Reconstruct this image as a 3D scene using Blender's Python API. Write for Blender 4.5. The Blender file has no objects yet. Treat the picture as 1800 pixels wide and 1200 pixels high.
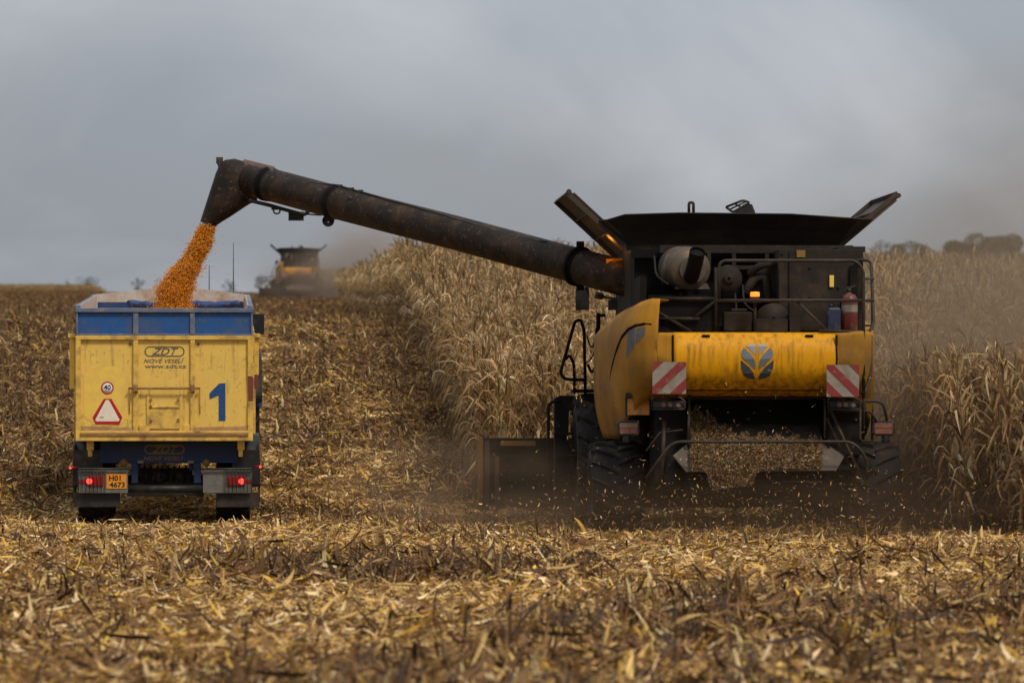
import bpy, bmesh, math, random
import numpy as np
from mathutils import Vector, Matrix, Euler

R = math.radians
rng = np.random.default_rng(7)
random.seed(7)
S = bpy.context.scene
COL = S.collection

# ------------------------------------------------------------------ camera
FPX = 7450.0                                   # focal length in 1800 px wide photo pixels
YAW, PITCH = math.atan(368 / FPX), math.atan(100 / FPX)
cam_d = bpy.data.cameras.new('camera'); cam = bpy.data.objects.new('camera', cam_d); COL.objects.link(cam)
cam.location = (0, 0, 1.75); cam.rotation_euler = (R(90) + PITCH, 0, -YAW)
cam_d.sensor_width = 36; cam_d.lens = 36 * FPX / 1800; cam_d.clip_end = 9000; cam_d.clip_start = .5
cam_d.dof.use_dof = True; cam_d.dof.focus_distance = 57; cam_d.dof.aperture_fstop = 3.1
S.camera = cam
CAMM = Euler(cam.rotation_euler).to_matrix()

# ------------------------------------------------------------------ sky and sun
SUN_EL, SUN_AZ = 50, 150                        # azimuth clockwise from +Y: behind the camera, to the right
w = bpy.data.worlds.new('World'); S.world = w; w.use_nodes = True
nt = w.node_tree; N = nt.nodes; LK = nt.links; N.clear()
out = N.new('ShaderNodeOutputWorld'); bg = N.new('ShaderNodeBackground'); bg.inputs[1].default_value = .1
sky = N.new('ShaderNodeTexSky'); sky.sky_type = 'NISHITA'; sky.sun_disc = False
sky.sun_elevation = R(SUN_EL); sky.sun_rotation = R(SUN_AZ); sky.dust_density = 3
tc = N.new('ShaderNodeTexCoord')
mp = N.new('ShaderNodeMapping'); mp.inputs['Location'].default_value = (-1.4, 0, 1.2); mp.inputs['Rotation'].default_value = (0, R(28), 0); mp.inputs['Scale'].default_value = (3.4, 3, 7.0)
nz = N.new('ShaderNodeTexNoise'); nz.inputs['Scale'].default_value = 2.3; nz.inputs['Detail'].default_value = 7; nz.inputs['Roughness'].default_value = .48
nz.inputs['Distortion'].default_value = .5
LK.new(tc.outputs['Generated'], mp.inputs[0]); LK.new(mp.outputs[0], nz.inputs['Vector'])
rp = N.new('ShaderNodeValToRGB')
rp.color_ramp.elements[0].position = .38; rp.color_ramp.elements[0].color = (3.4, 3.68, 4.08, 1)
rp.color_ramp.elements[1].position = .62; rp.color_ramp.elements[1].color = (5.2, 5.4, 5.76, 1)
LK.new(nz.outputs['Fac'], rp.inputs[0])
sp = N.new('ShaderNodeSeparateXYZ'); LK.new(tc.outputs['Generated'], sp.inputs[0])
m1 = N.new('ShaderNodeMapRange'); m1.inputs['From Min'].default_value = 0.10; m1.inputs['From Max'].default_value = 1
m1.inputs['To Min'].default_value = 1; m1.inputs['To Max'].default_value = 1.6
LK.new(sp.outputs['Z'], m1.inputs['Value'])
gx = N.new('ShaderNodeMath'); gx.operation = 'MULTIPLY_ADD'; LK.new(sp.outputs['X'], gx.inputs[0]); gx.inputs[1].default_value = .5; LK.new(sp.outputs['Z'], gx.inputs[2])
gr = N.new('ShaderNodeMapRange'); gr.interpolation_type = 'SMOOTHSTEP'; gr.inputs['From Min'].default_value = .0; gr.inputs['From Max'].default_value = .16; gr.inputs['To Min'].default_value = .89; gr.inputs['To Max'].default_value = 1.13
LK.new(gx.outputs[0], gr.inputs['Value'])
gm = N.new('ShaderNodeMath'); gm.operation = 'MULTIPLY'; LK.new(gr.outputs[0], gm.inputs[0]); LK.new(m1.outputs[0], gm.inputs[1])
vm = N.new('ShaderNodeVectorMath'); vm.operation = 'SCALE'
LK.new(rp.outputs[0], vm.inputs[0]); LK.new(gm.outputs[0], vm.inputs['Scale'])
mx = N.new('ShaderNodeMix'); mx.data_type = 'RGBA'; mx.inputs['Factor'].default_value = .9
LK.new(sky.outputs[0], mx.inputs['A']); LK.new(vm.outputs[0], mx.inputs['B'])
LK.new(mx.outputs['Result'], bg.inputs[0]); LK.new(bg.outputs[0], out.inputs[0])

sd = bpy.data.lights.new('sun', 'SUN'); sd.energy = 2.1; sd.angle = R(10); sd.color = (1, .90, .76)
sun = bpy.data.objects.new('sun', sd); COL.objects.link(sun)
_d = Vector((math.sin(R(SUN_AZ)) * math.cos(R(SUN_EL)), math.cos(R(SUN_AZ)) * math.cos(R(SUN_EL)), math.sin(R(SUN_EL))))
sun.rotation_euler = _d.to_track_quat('Z', 'Y').to_euler()
S.view_settings.view_transform = 'Standard'; S.view_settings.look = 'None'
S.view_settings.exposure = 0; S.view_settings.gamma = 1
S.render.engine = 'CYCLES'
cy = S.cycles
cy.max_bounces = 6; cy.diffuse_bounces = 3; cy.glossy_bounces = 2; cy.transmission_bounces = 3; cy.volume_bounces = 1
cy.volume_step_rate = 1.0; cy.volume_max_steps = 96
cy.use_denoising = True

# ------------------------------------------------------------------ helpers
def ray(px, py):
    return CAMM @ Vector(((px - 900) / FPX, (600 - py) / FPX, -1))
def P(px, py, Y):                                # photo pixel -> point on the plane of that Y
    d = ray(px, py); k = Y / d.y
    return Vector((d.x * k, Y, 1.75 + d.z * k))

_ky = np.array([-200, 20, 53, 58, 62, 66, 70, 77, 85, 100, 117, 140, 176, 250, 329, 450, 600, 680, 760, 1000, 4000.])
_kz = np.array([0, 0, -.04, -.12, -.13, .12, .5, 1.05, 1.65, 2.75, 3.70, 4.2, 5.0, 6.95, 9.3, 12.6, 16.2, 17.3, 17.6, 16, 0.])
_ty = np.arange(-200, 4000, 1.0); _tz = np.interp(_ty, _ky, _kz)
_k = np.hanning(9); _k /= _k.sum(); _tz = np.convolve(np.pad(_tz, 4, mode='edge'), _k, 'valid')
def H(x, y):
    x = np.asarray(x, float); y = np.asarray(y, float)
    z = np.interp(y, _ty, _tz)
    f = np.clip((y - 66) / 50, 0, 1)
    z = z - f * np.clip(x - 2, 0, 60) * .022
    z = z - .10 * np.exp(-((x + 2.0) / 1.6) ** 4 - ((y - 62) / 3.2) ** 4)
    z = z + .035 * np.sin(x * 1.7 + y * .31) * np.sin(y * .9 - x * .4) * np.clip((np.abs(y - 58) + 0) / 6, .2, 1)
    return z

def tag(o, label=None, cat=None, group=None, kind=None):
    if label: o['label'] = label
    if cat: o['category'] = cat
    if group: o['group'] = group
    if kind: o['kind'] = kind
    return o
def empty(name, loc, rot=(0, 0, 0)):
    o = bpy.data.objects.new(name, None); COL.objects.link(o); o.location = loc; o.rotation_euler = rot
    o.empty_display_size = .2
    return o

class MB:
    """collects shapes, then links them as ONE mesh object"""
    def __init__(s): s.v = []; s.f = []; s.sm = []; s.mi = []; s.m = 0
    def add(s, vs, fs, smooth=False):
        b = len(s.v); s.v += [tuple(p) for p in vs]
        for f in fs: s.f.append(tuple(b + i for i in f)); s.sm.append(smooth); s.mi.append(s.m)
        return s
    def box(s, c, d, rot=None):
        hx, hy, hz = d[0] / 2, d[1] / 2, d[2] / 2
        pts = [Vector((x, y, z)) for x in (-hx, hx) for y in (-hy, hy) for z in (-hz, hz)]
        if rot is not None: m = Euler(rot).to_matrix(); pts = [m @ p for p in pts]
        c = Vector(c)
        return s.add([p + c for p in pts], [(0, 1, 3, 2), (4, 6, 7, 5), (0, 4, 5, 1), (2, 3, 7, 6), (0, 2, 6, 4), (1, 5, 7, 3)])
    def span(s, a, b):
        return s.box([(a[i] + b[i]) / 2 for i in range(3)], [abs(b[i] - a[i]) for i in range(3)])
    def tube(s, pts, r, n=8, cap=True):
        pts = [Vector(p) for p in pts]; rs = r if isinstance(r, (list, tuple)) else [r] * len(pts)
        vs = []; ref = None
        for i, p in enumerate(pts):
            t = (pts[min(i + 1, len(pts) - 1)] - pts[max(i - 1, 0)]).normalized()
            if ref is None:
                ref = Vector((0, 0, 1)) if abs(t.z) < .9 else Vector((1, 0, 0))
            u = (ref - t * ref.dot(t)).normalized(); ref = u; q = t.cross(u)
            for k in range(n):
                a = 2 * math.pi * k / n
                vs.append(p + (u * math.cos(a) + q * math.sin(a)) * rs[i])
        fs = [(i * n + k, i * n + (k + 1) % n, (i + 1) * n + (k + 1) % n, (i + 1) * n + k) for i in range(len(pts) - 1) for k in range(n)]
        s.add(vs, fs, True)
        if cap:
            b = len(s.v) - len(vs)
            s.f.append(tuple(b + k for k in range(n))[::-1]); s.sm.append(False); s.mi.append(s.m)
            s.f.append(tuple(b + (len(pts) - 1) * n + k for k in range(n))); s.sm.append(False); s.mi.append(s.m)
        return s
    def bend(s, pts, r, n=8, rad=.08, cap=True):    # tube with rounded corners
        pts = [Vector(p) for p in pts]; o = [pts[0]]
        for a, b, c in zip(pts, pts[1:], pts[2:]):
            u = a - b; v = c - b; k = min(rad, u.length * .45, v.length * .45)
            p0 = b + u.normalized() * k; p1 = b + v.normalized() * k
            for t in (0, .25, .5, .75, 1): o.append(p0 * (1 - t) ** 2 + b * 2 * t * (1 - t) + p1 * t * t)
        o.append(pts[-1]); return s.tube(o, r, n, cap)
    def lathe(s, prof, axis='x', n=32, c=(0, 0, 0), smooth=True):
        vs = []; c = Vector(c)
        for (h, r) in prof:
            for k in range(n):
                a = 2 * math.pi * k / n; u, v = r * math.cos(a), r * math.sin(a)
                vs.append(c + Vector({'x': (h, u, v), 'y': (u, h, v), 'z': (u, v, h)}[axis]))
        fs = [(i * n + k, i * n + (k + 1) % n, (i + 1) * n + (k + 1) % n, (i + 1) * n + k) for i in range(len(prof) - 1) for k in range(n)]
        return s.add(vs, fs, smooth)
    def poly(s, pts, d):                            # closed outline pts (3-D, coplanar) thickened by vector d
        n = len(pts); d = Vector(d); a = [Vector(p) for p in pts]
        s.add(a + [p + d for p in a], [tuple(range(n)), tuple(range(2 * n - 1, n - 1, -1))] + [(i, i + n, (i + 1) % n + n, (i + 1) % n) for i in range(n)])
        return s
    def grid(s, rows, smooth=True):                 # list of rows of points
        n = len(rows[0]); vs = [p for r in rows for p in r]
        return s.add(vs, [(i * n + k, i * n + k + 1, (i + 1) * n + k + 1, (i + 1) * n + k) for i in range(len(rows) - 1) for k in range(n - 1)], smooth)
    def build(s, name, mats, parent=None, bevel=0, solid=0, off=None):
        me = bpy.data.meshes.new(name)
        v = s.v if off is None else [(p[0] - off[0], p[1] - off[1], p[2] - off[2]) for p in s.v]
        me.from_pydata(v, [], s.f); me.polygons.foreach_set('use_smooth', s.sm); me.polygons.foreach_set('material_index', s.mi)
        bm = bmesh.new(); bm.from_mesh(me); bmesh.ops.recalc_face_normals(bm, faces=bm.faces); bm.to_mesh(me); bm.free()
        for m in (mats if isinstance(mats, (list, tuple)) else [mats]): me.materials.append(m)
        o = bpy.data.objects.new(name, me); COL.objects.link(o)
        if off is not None: o.location = off
        if parent: o.parent = parent
        if solid:
            k = o.modifiers.new('solid', 'SOLIDIFY'); k.thickness = solid; k.offset = 0
        if bevel:
            k = o.modifiers.new('bevel', 'BEVEL'); k.width = bevel; k.segments = 2; k.limit_method = 'ANGLE'; k.angle_limit = R(40)
        return o

def text(body, x0, x1, z0, z1, y, mat, parent, name, shear=0, bold=.0, fit=True):
    """lettering facing -Y, its box stretched to x0..x1, z0..z1"""
    c = bpy.data.curves.new(name, 'FONT'); c.body = body; c.shear = shear; c.offset = bold; c.resolution_u = 3; c.extrude = .0
    o = bpy.data.objects.new(name, c); COL.objects.link(o)
    dg = bpy.context.evaluated_depsgraph_get(); me = bpy.data.meshes.new_from_object(o.evaluated_get(dg))
    bpy.data.objects.remove(o)
    n = len(me.vertices); a = np.empty(n * 3); me.vertices.foreach_get('co', a); a = a.reshape(-1, 3)
    lo, hi = a.min(0), a.max(0); b = np.empty_like(a)
    b[:, 0] = x0 + (a[:, 0] - lo[0]) / (hi[0] - lo[0]) * (x1 - x0); b[:, 1] = y
    b[:, 2] = z0 + (a[:, 1] - lo[1]) / (hi[1] - lo[1]) * (z1 - z0)
    me.vertices.foreach_set('co', b.ravel()); me.materials.clear(); me.materials.append(mat)
    o = bpy.data.objects.new(name, me); COL.objects.link(o); o.parent = parent
    return o

def copy_tree(o, parent=None, skip=()):
    c = o.copy(); COL.objects.link(c); c.parent = parent
    for ch in list(o.children):
        if ch.name.split('.')[0] not in skip: copy_tree(ch, c, skip)
    return c

# ------------------------------------------------------------------ materials
def mat(name, base, rough=.6, metal=0., dirt=None, dirt_amt=0., scale=4., streak=False, bump=0., var=.12, spec=.4, dirt2=None, bscale=60, zb=None, dw=0.):
    m = bpy.data.materials.new(name); m.use_nodes = True; t = m.node_tree; n = t.nodes; l = t.links
    b = n['Principled BSDF']; b.inputs['Roughness'].default_value = rough; b.inputs['Metallic'].default_value = metal
    b.inputs['Specular IOR Level'].default_value = spec
    tc = n.new('ShaderNodeTexCoord')
    nz = n.new('ShaderNodeTexNoise'); nz.inputs['Scale'].default_value = scale; nz.inputs['Detail'].default_value = 8; nz.inputs['Roughness'].default_value = .65
    if streak:
        mp = n.new('ShaderNodeMapping'); mp.inputs['Scale'].default_value = (6, 6, .6); l.new(tc.outputs['Object'], mp.inputs[0]); l.new(mp.outputs[0], nz.inputs[0])
    else: l.new(tc.outputs['Object'], nz.inputs[0])
    hs = n.new('ShaderNodeHueSaturation'); hs.inputs['Color'].default_value = (*base, 1)
    mr = n.new('ShaderNodeMapRange'); mr.inputs['To Min'].default_value = 1 - var * 2; mr.inputs['To Max'].default_value = 1 + var * 2
    n2 = n.new('ShaderNodeTexNoise'); n2.inputs['Scale'].default_value = scale * 2.7; n2.inputs['Detail'].default_value = 6; l.new(tc.outputs['Object'], n2.inputs[0])
    l.new(n2.outputs['Fac'], mr.inputs['Value']); l.new(mr.outputs[0], hs.inputs['Value'])
    c = hs.outputs[0]
    if dirt:
        mr2 = n.new('ShaderNodeMapRange'); mr2.inputs['From Min'].default_value = .62 - dirt_amt * .5 - dw; mr2.inputs['From Max'].default_value = .78 - dirt_amt * .3 + dw
        if zb:                                           # grime gathered towards one edge of the panel (local heights)
            sx = n.new('ShaderNodeSeparateXYZ'); l.new(tc.outputs['Object'], sx.inputs[0])
            zr = n.new('ShaderNodeMapRange'); zr.inputs['From Min'].default_value = zb[0]; zr.inputs['From Max'].default_value = zb[1]; zr.inputs['To Min'].default_value = zb[2]; zr.inputs['To Max'].default_value = 0
            l.new(sx.outputs['Z'], zr.inputs['Value']); ad = n.new('ShaderNodeMath'); l.new(nz.outputs['Fac'], ad.inputs[0]); l.new(zr.outputs[0], ad.inputs[1]); l.new(ad.outputs[0], mr2.inputs['Value'])
        else: l.new(nz.outputs['Fac'], mr2.inputs['Value'])
        x = n.new('ShaderNodeMix'); x.data_type = 'RGBA'; l.new(mr2.outputs[0], x.inputs['Factor']); l.new(c, x.inputs['A']); x.inputs['B'].default_value = (*dirt, 1)
        c = x.outputs['Result']
        if dirt2:
            n3 = n.new('ShaderNodeTexNoise'); n3.inputs['Scale'].default_value = scale * 6; n3.inputs['Detail'].default_value = 5; l.new(tc.outputs['Object'], n3.inputs[0])
            m3 = n.new('ShaderNodeMapRange'); m3.inputs['From Min'].default_value = .6; m3.inputs['From Max'].default_value = .68; l.new(n3.outputs['Fac'], m3.inputs['Value'])
            x = n.new('ShaderNodeMix'); x.data_type = 'RGBA'; l.new(m3.outputs[0], x.inputs['Factor']); l.new(c, x.inputs['A']); x.inputs['B'].default_value = (*dirt2, 1)
            c = x.outputs['Result']
    l.new(c, b.inputs['Base Color'])
    if bump:
        bp = n.new('ShaderNodeBump'); bp.inputs['Strength'].default_value = bump; bp.inputs['Distance'].default_value = .01
        n4 = n.new('ShaderNodeTexNoise'); n4.inputs['Scale'].default_value = bscale; n4.inputs['Detail'].default_value = 4; l.new(tc.outputs['Object'], n4.inputs[0])
        l.new(n4.outputs['Fac'], bp.inputs['Height']); l.new(bp.outputs[0], b.inputs['Normal'])
    return m
def emit(name, colr, st, base=None):
    m = bpy.data.materials.new(name); m.use_nodes = True; b = m.node_tree.nodes['Principled BSDF']
    b.inputs['Base Color'].default_value = (*(base or colr), 1); b.inputs['Emission Color'].default_value = (*colr, 1); b.inputs['Emission Strength'].default_value = st
    return m
DUST = (.20, .14, .085)
M = dict(
    yellow=mat('combine yellow paint', (.66, .295, .004), .5, spec=.18, dirt=(.06, .034, .012), dirt_amt=.10, scale=2.4, streak=True, var=.07, bump=.25, bscale=4, zb=(1.82, 2.15, .16), dw=.10),
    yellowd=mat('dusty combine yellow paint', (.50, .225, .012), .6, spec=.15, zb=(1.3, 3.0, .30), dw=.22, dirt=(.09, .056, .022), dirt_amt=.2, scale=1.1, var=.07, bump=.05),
    dark=mat('dusty black metal', (.010, .0082, .0065), .75, spec=.2, dirt=(.03, .021, .013), dirt_amt=.2, scale=3, bump=.1),
    darker=mat('sooty black metal', (.006, .005, .0045), .8, spec=.15, dirt=(.022, .015, .009), dirt_amt=.15, scale=3, bump=.1),
    deck=mat('dusty brown engine metal', (.022, .017, .0125), .75, spec=.2, dirt=(.05, .036, .022), dirt_amt=.28, scale=4, bump=.15),
    tank=mat('dark brown tank metal', (.018, .0135, .010), .65, spec=.25, dirt=(.045, .028, .015), dirt_amt=.25, scale=2, bump=.1),
    flap=mat('brown stained flap metal', (.045, .03, .018), .6, dirt=(.15, .065, .02), dirt_amt=.2, scale=2, bump=.1),
    auger=mat('grimy auger paint', (.017, .0115, .0078), .6, spec=.2, dirt=(.06, .034, .018), dirt_amt=.32, scale=3.2, bump=.25, bscale=25, dirt2=(.085, .06, .038)),
    augerlip=mat('faded red auger paint', (.085, .042, .028), .6, dirt=(.13, .085, .055), dirt_amt=.3, scale=6),
    steel=mat('dull heat stained steel', (.11, .082, .056), .55, .4, dirt=(.16, .1, .055), dirt_amt=.2, scale=5, bump=.05),
    grey=mat('dusty grey metal', (.085, .068, .052), .65, .1, dirt=DUST, dirt_amt=.2, scale=4, bump=.05),
    tube=mat('brown dusty tube', (.036, .025, .017), .6, spec=.25, dirt=(.07, .048, .03), dirt_amt=.3, scale=8),
    grille=mat('dusty grille mesh', (.10, .10, .105), .6, dirt=DUST, dirt_amt=.3, scale=9, bump=1, bscale=120),
    rubber=mat('dusty tyre rubber', (.014, .013, .013), .8, spec=.3, dirt=(.07, .05, .032), dirt_amt=.2, scale=5, bump=.2),
    rim=mat('dusty wheel rim', (.35, .25, .08), .6, dirt=DUST, dirt_amt=.4, scale=5),
    red=mat('faded red', (.20, .022, .02), .6, dirt=DUST, dirt_amt=.12, scale=8),
    white=mat('dirty white', (.25, .215, .17), .6, dirt=(.18, .13, .09), dirt_amt=.3, scale=8),
    emb_hi=mat('emblem silver', (.25, .255, .27), .55, .1), emb_mid=mat('emblem grey', (.13, .15, .17), .55, .1), emb_lo=mat('emblem slate', (.045, .055, .068), .55, .1),
    orange=mat('orange plate', (.75, .28, .02), .5, dirt=DUST, dirt_amt=.08, scale=10),
    orangeplate=mat('dusty orange plate', (.55, .22, .03), .6, dirt=DUST, dirt_amt=.3, scale=14),
    lamp=mat('dusty red lens', (.22, .07, .045), .4, dirt=DUST, dirt_amt=.4, scale=10),
    beacon=emit('lit beacon lens', (1, .15, .012), 2.8, (.4, .12, .01)), beacon2=emit('lit side beacon lens', (1, .22, .01), .22, (.3, .1, .01)),
    glass=mat('dark glass', (.02, .03, .03), .12, spec=.6), extg=mat('extinguisher red', (.13, .02, .014), .4, dirt=DUST, dirt_amt=.25, scale=8),
    blue2=mat('dusty blue plastic', (.018, .026, .06), .5, dirt=DUST, dirt_amt=.2, scale=8),
    tyel=mat('trailer yellow paint', (.80, .525, .11), .5, dirt=(.33, .19, .07), dirt_amt=.14, scale=2.8, streak=True, var=.06, bump=.5, bscale=3.5, dirt2=(.58, .38, .085), zb=(.95, 1.5, .13)),
    tyel2=mat('worn trailer yellow paint', (.74, .47, .09), .55, dirt=(.24, .14, .06), dirt_amt=.3, scale=5, var=.1, bump=.08),
    tyelc=mat('cleaned trailer yellow paint', (.84, .56, .10), .45, dirt=(.74, .48, .115), dirt_amt=.35, var=.05, scale=5),
    tblue=mat('trailer blue paint', (.016, .09, .28), .5, dirt=(.10, .10, .11), dirt_amt=.26, scale=2.6, streak=False, var=.1, dirt2=(.12, .09, .06)),
    tbluerail=mat('scuffed blue grey rail', (.10, .14, .22), .55, dirt=(.25, .22, .2), dirt_amt=.3, scale=7, dirt2=(.2, .1, .05)),
    tbluedark=mat('grimy dark blue chassis paint', (.010, .028, .085), .6, dirt=(.03, .03, .03), dirt_amt=.3, scale=3),
    rust=mat('rusty dirt', (.26, .13, .05), .8, dirt=(.38, .24, .08), dirt_amt=.3, scale=6, bump=.3),
    rustred=mat('rust red primer', (.18, .045, .025), .7, dirt=(.1, .05, .03), dirt_amt=.2, scale=8),
    inner=mat('scuffed pale inner wall', (.52, .47, .42), .6, dirt=(.35, .24, .15), dirt_amt=.35, scale=3),
    tarp=mat('blue tarp', (.015, .05, .17), .6, dirt=(.05, .06, .1), dirt_amt=.3, scale=5, bump=.5, bscale=20),
    ink=mat('dark grey lettering', (.10, .085, .07), .6), blueink=mat('blue number paint', (.014, .065, .2), .55, dirt=(.08, .1, .15), dirt_amt=.1, scale=12),
    yelink=mat('faded yellow lettering', (.20, .12, .02), .6), black=mat('black print', (.01, .01, .01), .5),
    signred=mat('reflector red', (.45, .012, .02), .4), signcream=mat('reflector cream', (.80, .72, .58), .5), signwhite=mat('sign white', (.82, .80, .78), .5),
    plas=mat('black plastic', (.012, .012, .0115), .55, dirt=(.07, .05, .035), dirt_amt=.25, scale=4),
    lgrey=mat('grey lamp board', (.16, .155, .14), .6, dirt=(.1, .085, .06), dirt_amt=.3, scale=5),
    redlens=mat('red lens', (.28, .01, .012), .3), redlit=emit('lit red lamp', (1, .06, .04), 1.8), trblue=mat('tractor blue paint', (.03, .10, .28), .45, dirt=DUST, dirt_amt=.12, scale=5),
    kern=mat('corn kernels', (.74, .30, .022), .45, var=.25, scale=40),
    bark=mat('bark', (.10, .075, .05), .9, bump=.3),
)

def veg(name, transl=.25, amp=.5, rough=.7, wet=.25, gain=1.0):
    """plant matter: colour from the mesh attribute, varied per instance"""
    m = bpy.data.materials.new(name); m.use_nodes = True; t = m.node_tree; n = t.nodes; l = t.links
    b = n['Principled BSDF']; b.inputs['Roughness'].default_value = rough; b.inputs['Specular IOR Level'].default_value = wet
    a = n.new('ShaderNodeAttribute'); a.attribute_name = 'col'
    oi = n.new('ShaderNodeObjectInfo'); mr = n.new('ShaderNodeMapRange'); mr.inputs['To Min'].default_value = (1 - amp * .5) * gain; mr.inputs['To Max'].default_value = (1 + amp * .5) * gain
    l.new(oi.outputs['Random'], mr.inputs['Value'])
    hs = n.new('ShaderNodeHueSaturation'); l.new(a.outputs['Color'], hs.inputs['Color']); l.new(mr.outputs[0], hs.inputs['Value'])
    l.new(hs.outputs[0], b.inputs['Base Color'])
    tr = n.new('ShaderNodeBsdfTranslucent'); l.new(hs.outputs[0], tr.inputs[0])
    mx = n.new('ShaderNodeMixShader'); mx.inputs[0].default_value = transl
    l.new(b.outputs[0], mx.inputs[1]); l.new(tr.outputs[0], mx.inputs[2]); l.new(mx.outputs[0], n['Material Output'].inputs[0])
    return m
V_litter = veg('dry corn litter', .12, .25, gain=1.24); V_stub = veg('dry stubble', .12, .3, gain=1.0); V_corn = veg('dry corn leaves', .3, .45, gain=.94); V_tree = veg('tree leaves', .2, .2)

# ------------------------------------------------------------------ numpy ribbons (leaves, straw, flakes)
def ribbons(path, side, col):
    """path (N,M,3), side (N,M,3) half-width vectors, col (N,3) -> verts, quads, per-vertex colours"""
    n, m, _ = path.shape
    v = np.empty((n, m, 2, 3)); v[:, :, 0] = path - side; v[:, :, 1] = path + side
    base = (np.arange(n) * m * 2)[:, None] + (np.arange(m - 1) * 2)[None]
    f = np.stack([base, base + 1, base + 3, base + 2], -1).reshape(-1, 4)
    c = np.repeat(col, m * 2, axis=0)
    return v.reshape(-1, 3), f, c
def join(parts):
    vs, fs, cs, b = [], [], [], 0
    for v, f, c in parts:
        vs.append(v); fs.append(f + b); cs.append(c); b += len(v)
    return np.concatenate(vs), np.concatenate(fs), np.concatenate(cs)
def np_mesh(name, v, f, c, mats, smooth=False):
    me = bpy.data.meshes.new(name); k = f.shape[1]
    me.vertices.add(len(v)); me.vertices.foreach_set('co', np.ascontiguousarray(v, np.float32).ravel())
    me.loops.add(f.size); me.loops.foreach_set('vertex_index', f.ravel().astype(np.int32))
    me.polygons.add(len(f)); me.polygons.foreach_set('loop_start', (np.arange(len(f)) * k).astype(np.int32))
    me.polygons.foreach_set('use_smooth', np.full(len(f), smooth))
    if c is not None:
        a = me.attributes.new('col', 'FLOAT_COLOR', 'POINT'); a.data.foreach_set('color', np.concatenate([c, np.ones((len(c), 1))], 1).astype(np.float32).ravel())
    me.update(calc_edges=True)
    for m in (mats if isinstance(mats, (list, tuple)) else [mats]): me.materials.append(m)
    return me
def pick(cols, wts, n, jit=.26):
    c = np.array(cols)[rng.choice(len(cols), n, p=np.array(wts) / sum(wts))]
    return np.clip(c * (1 + rng.uniform(-jit, jit, (n, 1))) * (1 + rng.uniform(-.05, .05, (n, 3))), .004, .9)
TAN, PALE, OCH, BRN, DRK, RDD = (.50, .315, .11), (.68, .50, .26), (.53, .32, .05), (.20, .105, .04), (.055, .031, .017), (.20, .06, .045)

def flat_bits(n, area, zmax, lmin, lmax, wmin, wmax, cols, wts, tilt=.35, bend=.5, m=4):
    yaw = rng.uniform(0, 2 * np.pi, n); L = rng.uniform(lmin, lmax, n) ** 1; W = rng.uniform(wmin, wmax, n)
    pit = rng.normal(0, tilt, n); c = np.stack([rng.uniform(-area, area, n), rng.uniform(-area, area, n), rng.uniform(0, 1, n) ** 1.6 * zmax], 1)
    d = np.stack([np.cos(yaw) * np.cos(pit), np.sin(yaw) * np.cos(pit), np.sin(pit)], 1)
    s0 = np.stack([-np.sin(yaw), np.cos(yaw), np.zeros(n)], 1); up = np.cross(d, s0)
    t = np.linspace(-1, 1, m); bd = rng.normal(0, bend, n); tw0 = rng.uniform(-.9, .9, n); tw1 = rng.normal(0, .6, n); cv = rng.normal(0, .10, n)
    path = c[:, None] + d[:, None] * (t[None, :, None] * L[:, None, None] / 2) - up[:, None] * ((t ** 2)[None, :, None] * (bd * L / 4)[:, None, None]) + s0[:, None] * ((t ** 2)[None, :, None] * (cv * L / 2)[:, None, None])
    a = tw0[:, None] + tw1[:, None] * t[None]
    prof = (1 - .75 * np.abs(t) ** 2.5)
    side = (s0[:, None] * np.cos(a)[..., None] + up[:, None] * np.sin(a)[..., None]) * (W[:, None] * prof[None] / 2)[..., None]
    return ribbons(path, side, pick(cols, wts, n))
def stalks(n, area, hmin, hmax, r0, cols, wts, lean=.25):
    """stubs of cut stalks, each a three sided tapering prism"""
    b = np.stack([rng.uniform(-area, area, n), rng.uniform(-area, area, n), np.full(n, -.03)], 1)
    h = rng.uniform(hmin, hmax, n); ln = rng.normal(0, lean, (n, 2)); top = b + np.stack([ln[:, 0] * h, ln[:, 1] * h, h], 1)
    r = r0 * rng.uniform(.7, 1.3, n); parts = []; col = pick(cols, wts, n)
    for k in range(3):
        a0, a1 = 2 * np.pi * k / 3, 2 * np.pi * (k + 1) / 3
        q = np.stack([np.cos(a0) + np.cos(a1), np.sin(a0) + np.sin(a1), 0]) / 2; e = np.array([np.cos(a1) - np.cos(a0), np.sin(a1) - np.sin(a0), 0]) / 2
        path = np.stack([b + q * r[:, None], top + q * r[:, None] * .8], 1); side = np.stack([e[None] * r[:, None], e[None] * r[:, None] * .8], 1)
        parts.append(ribbons(path, side, col))
    return join(parts)

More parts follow.
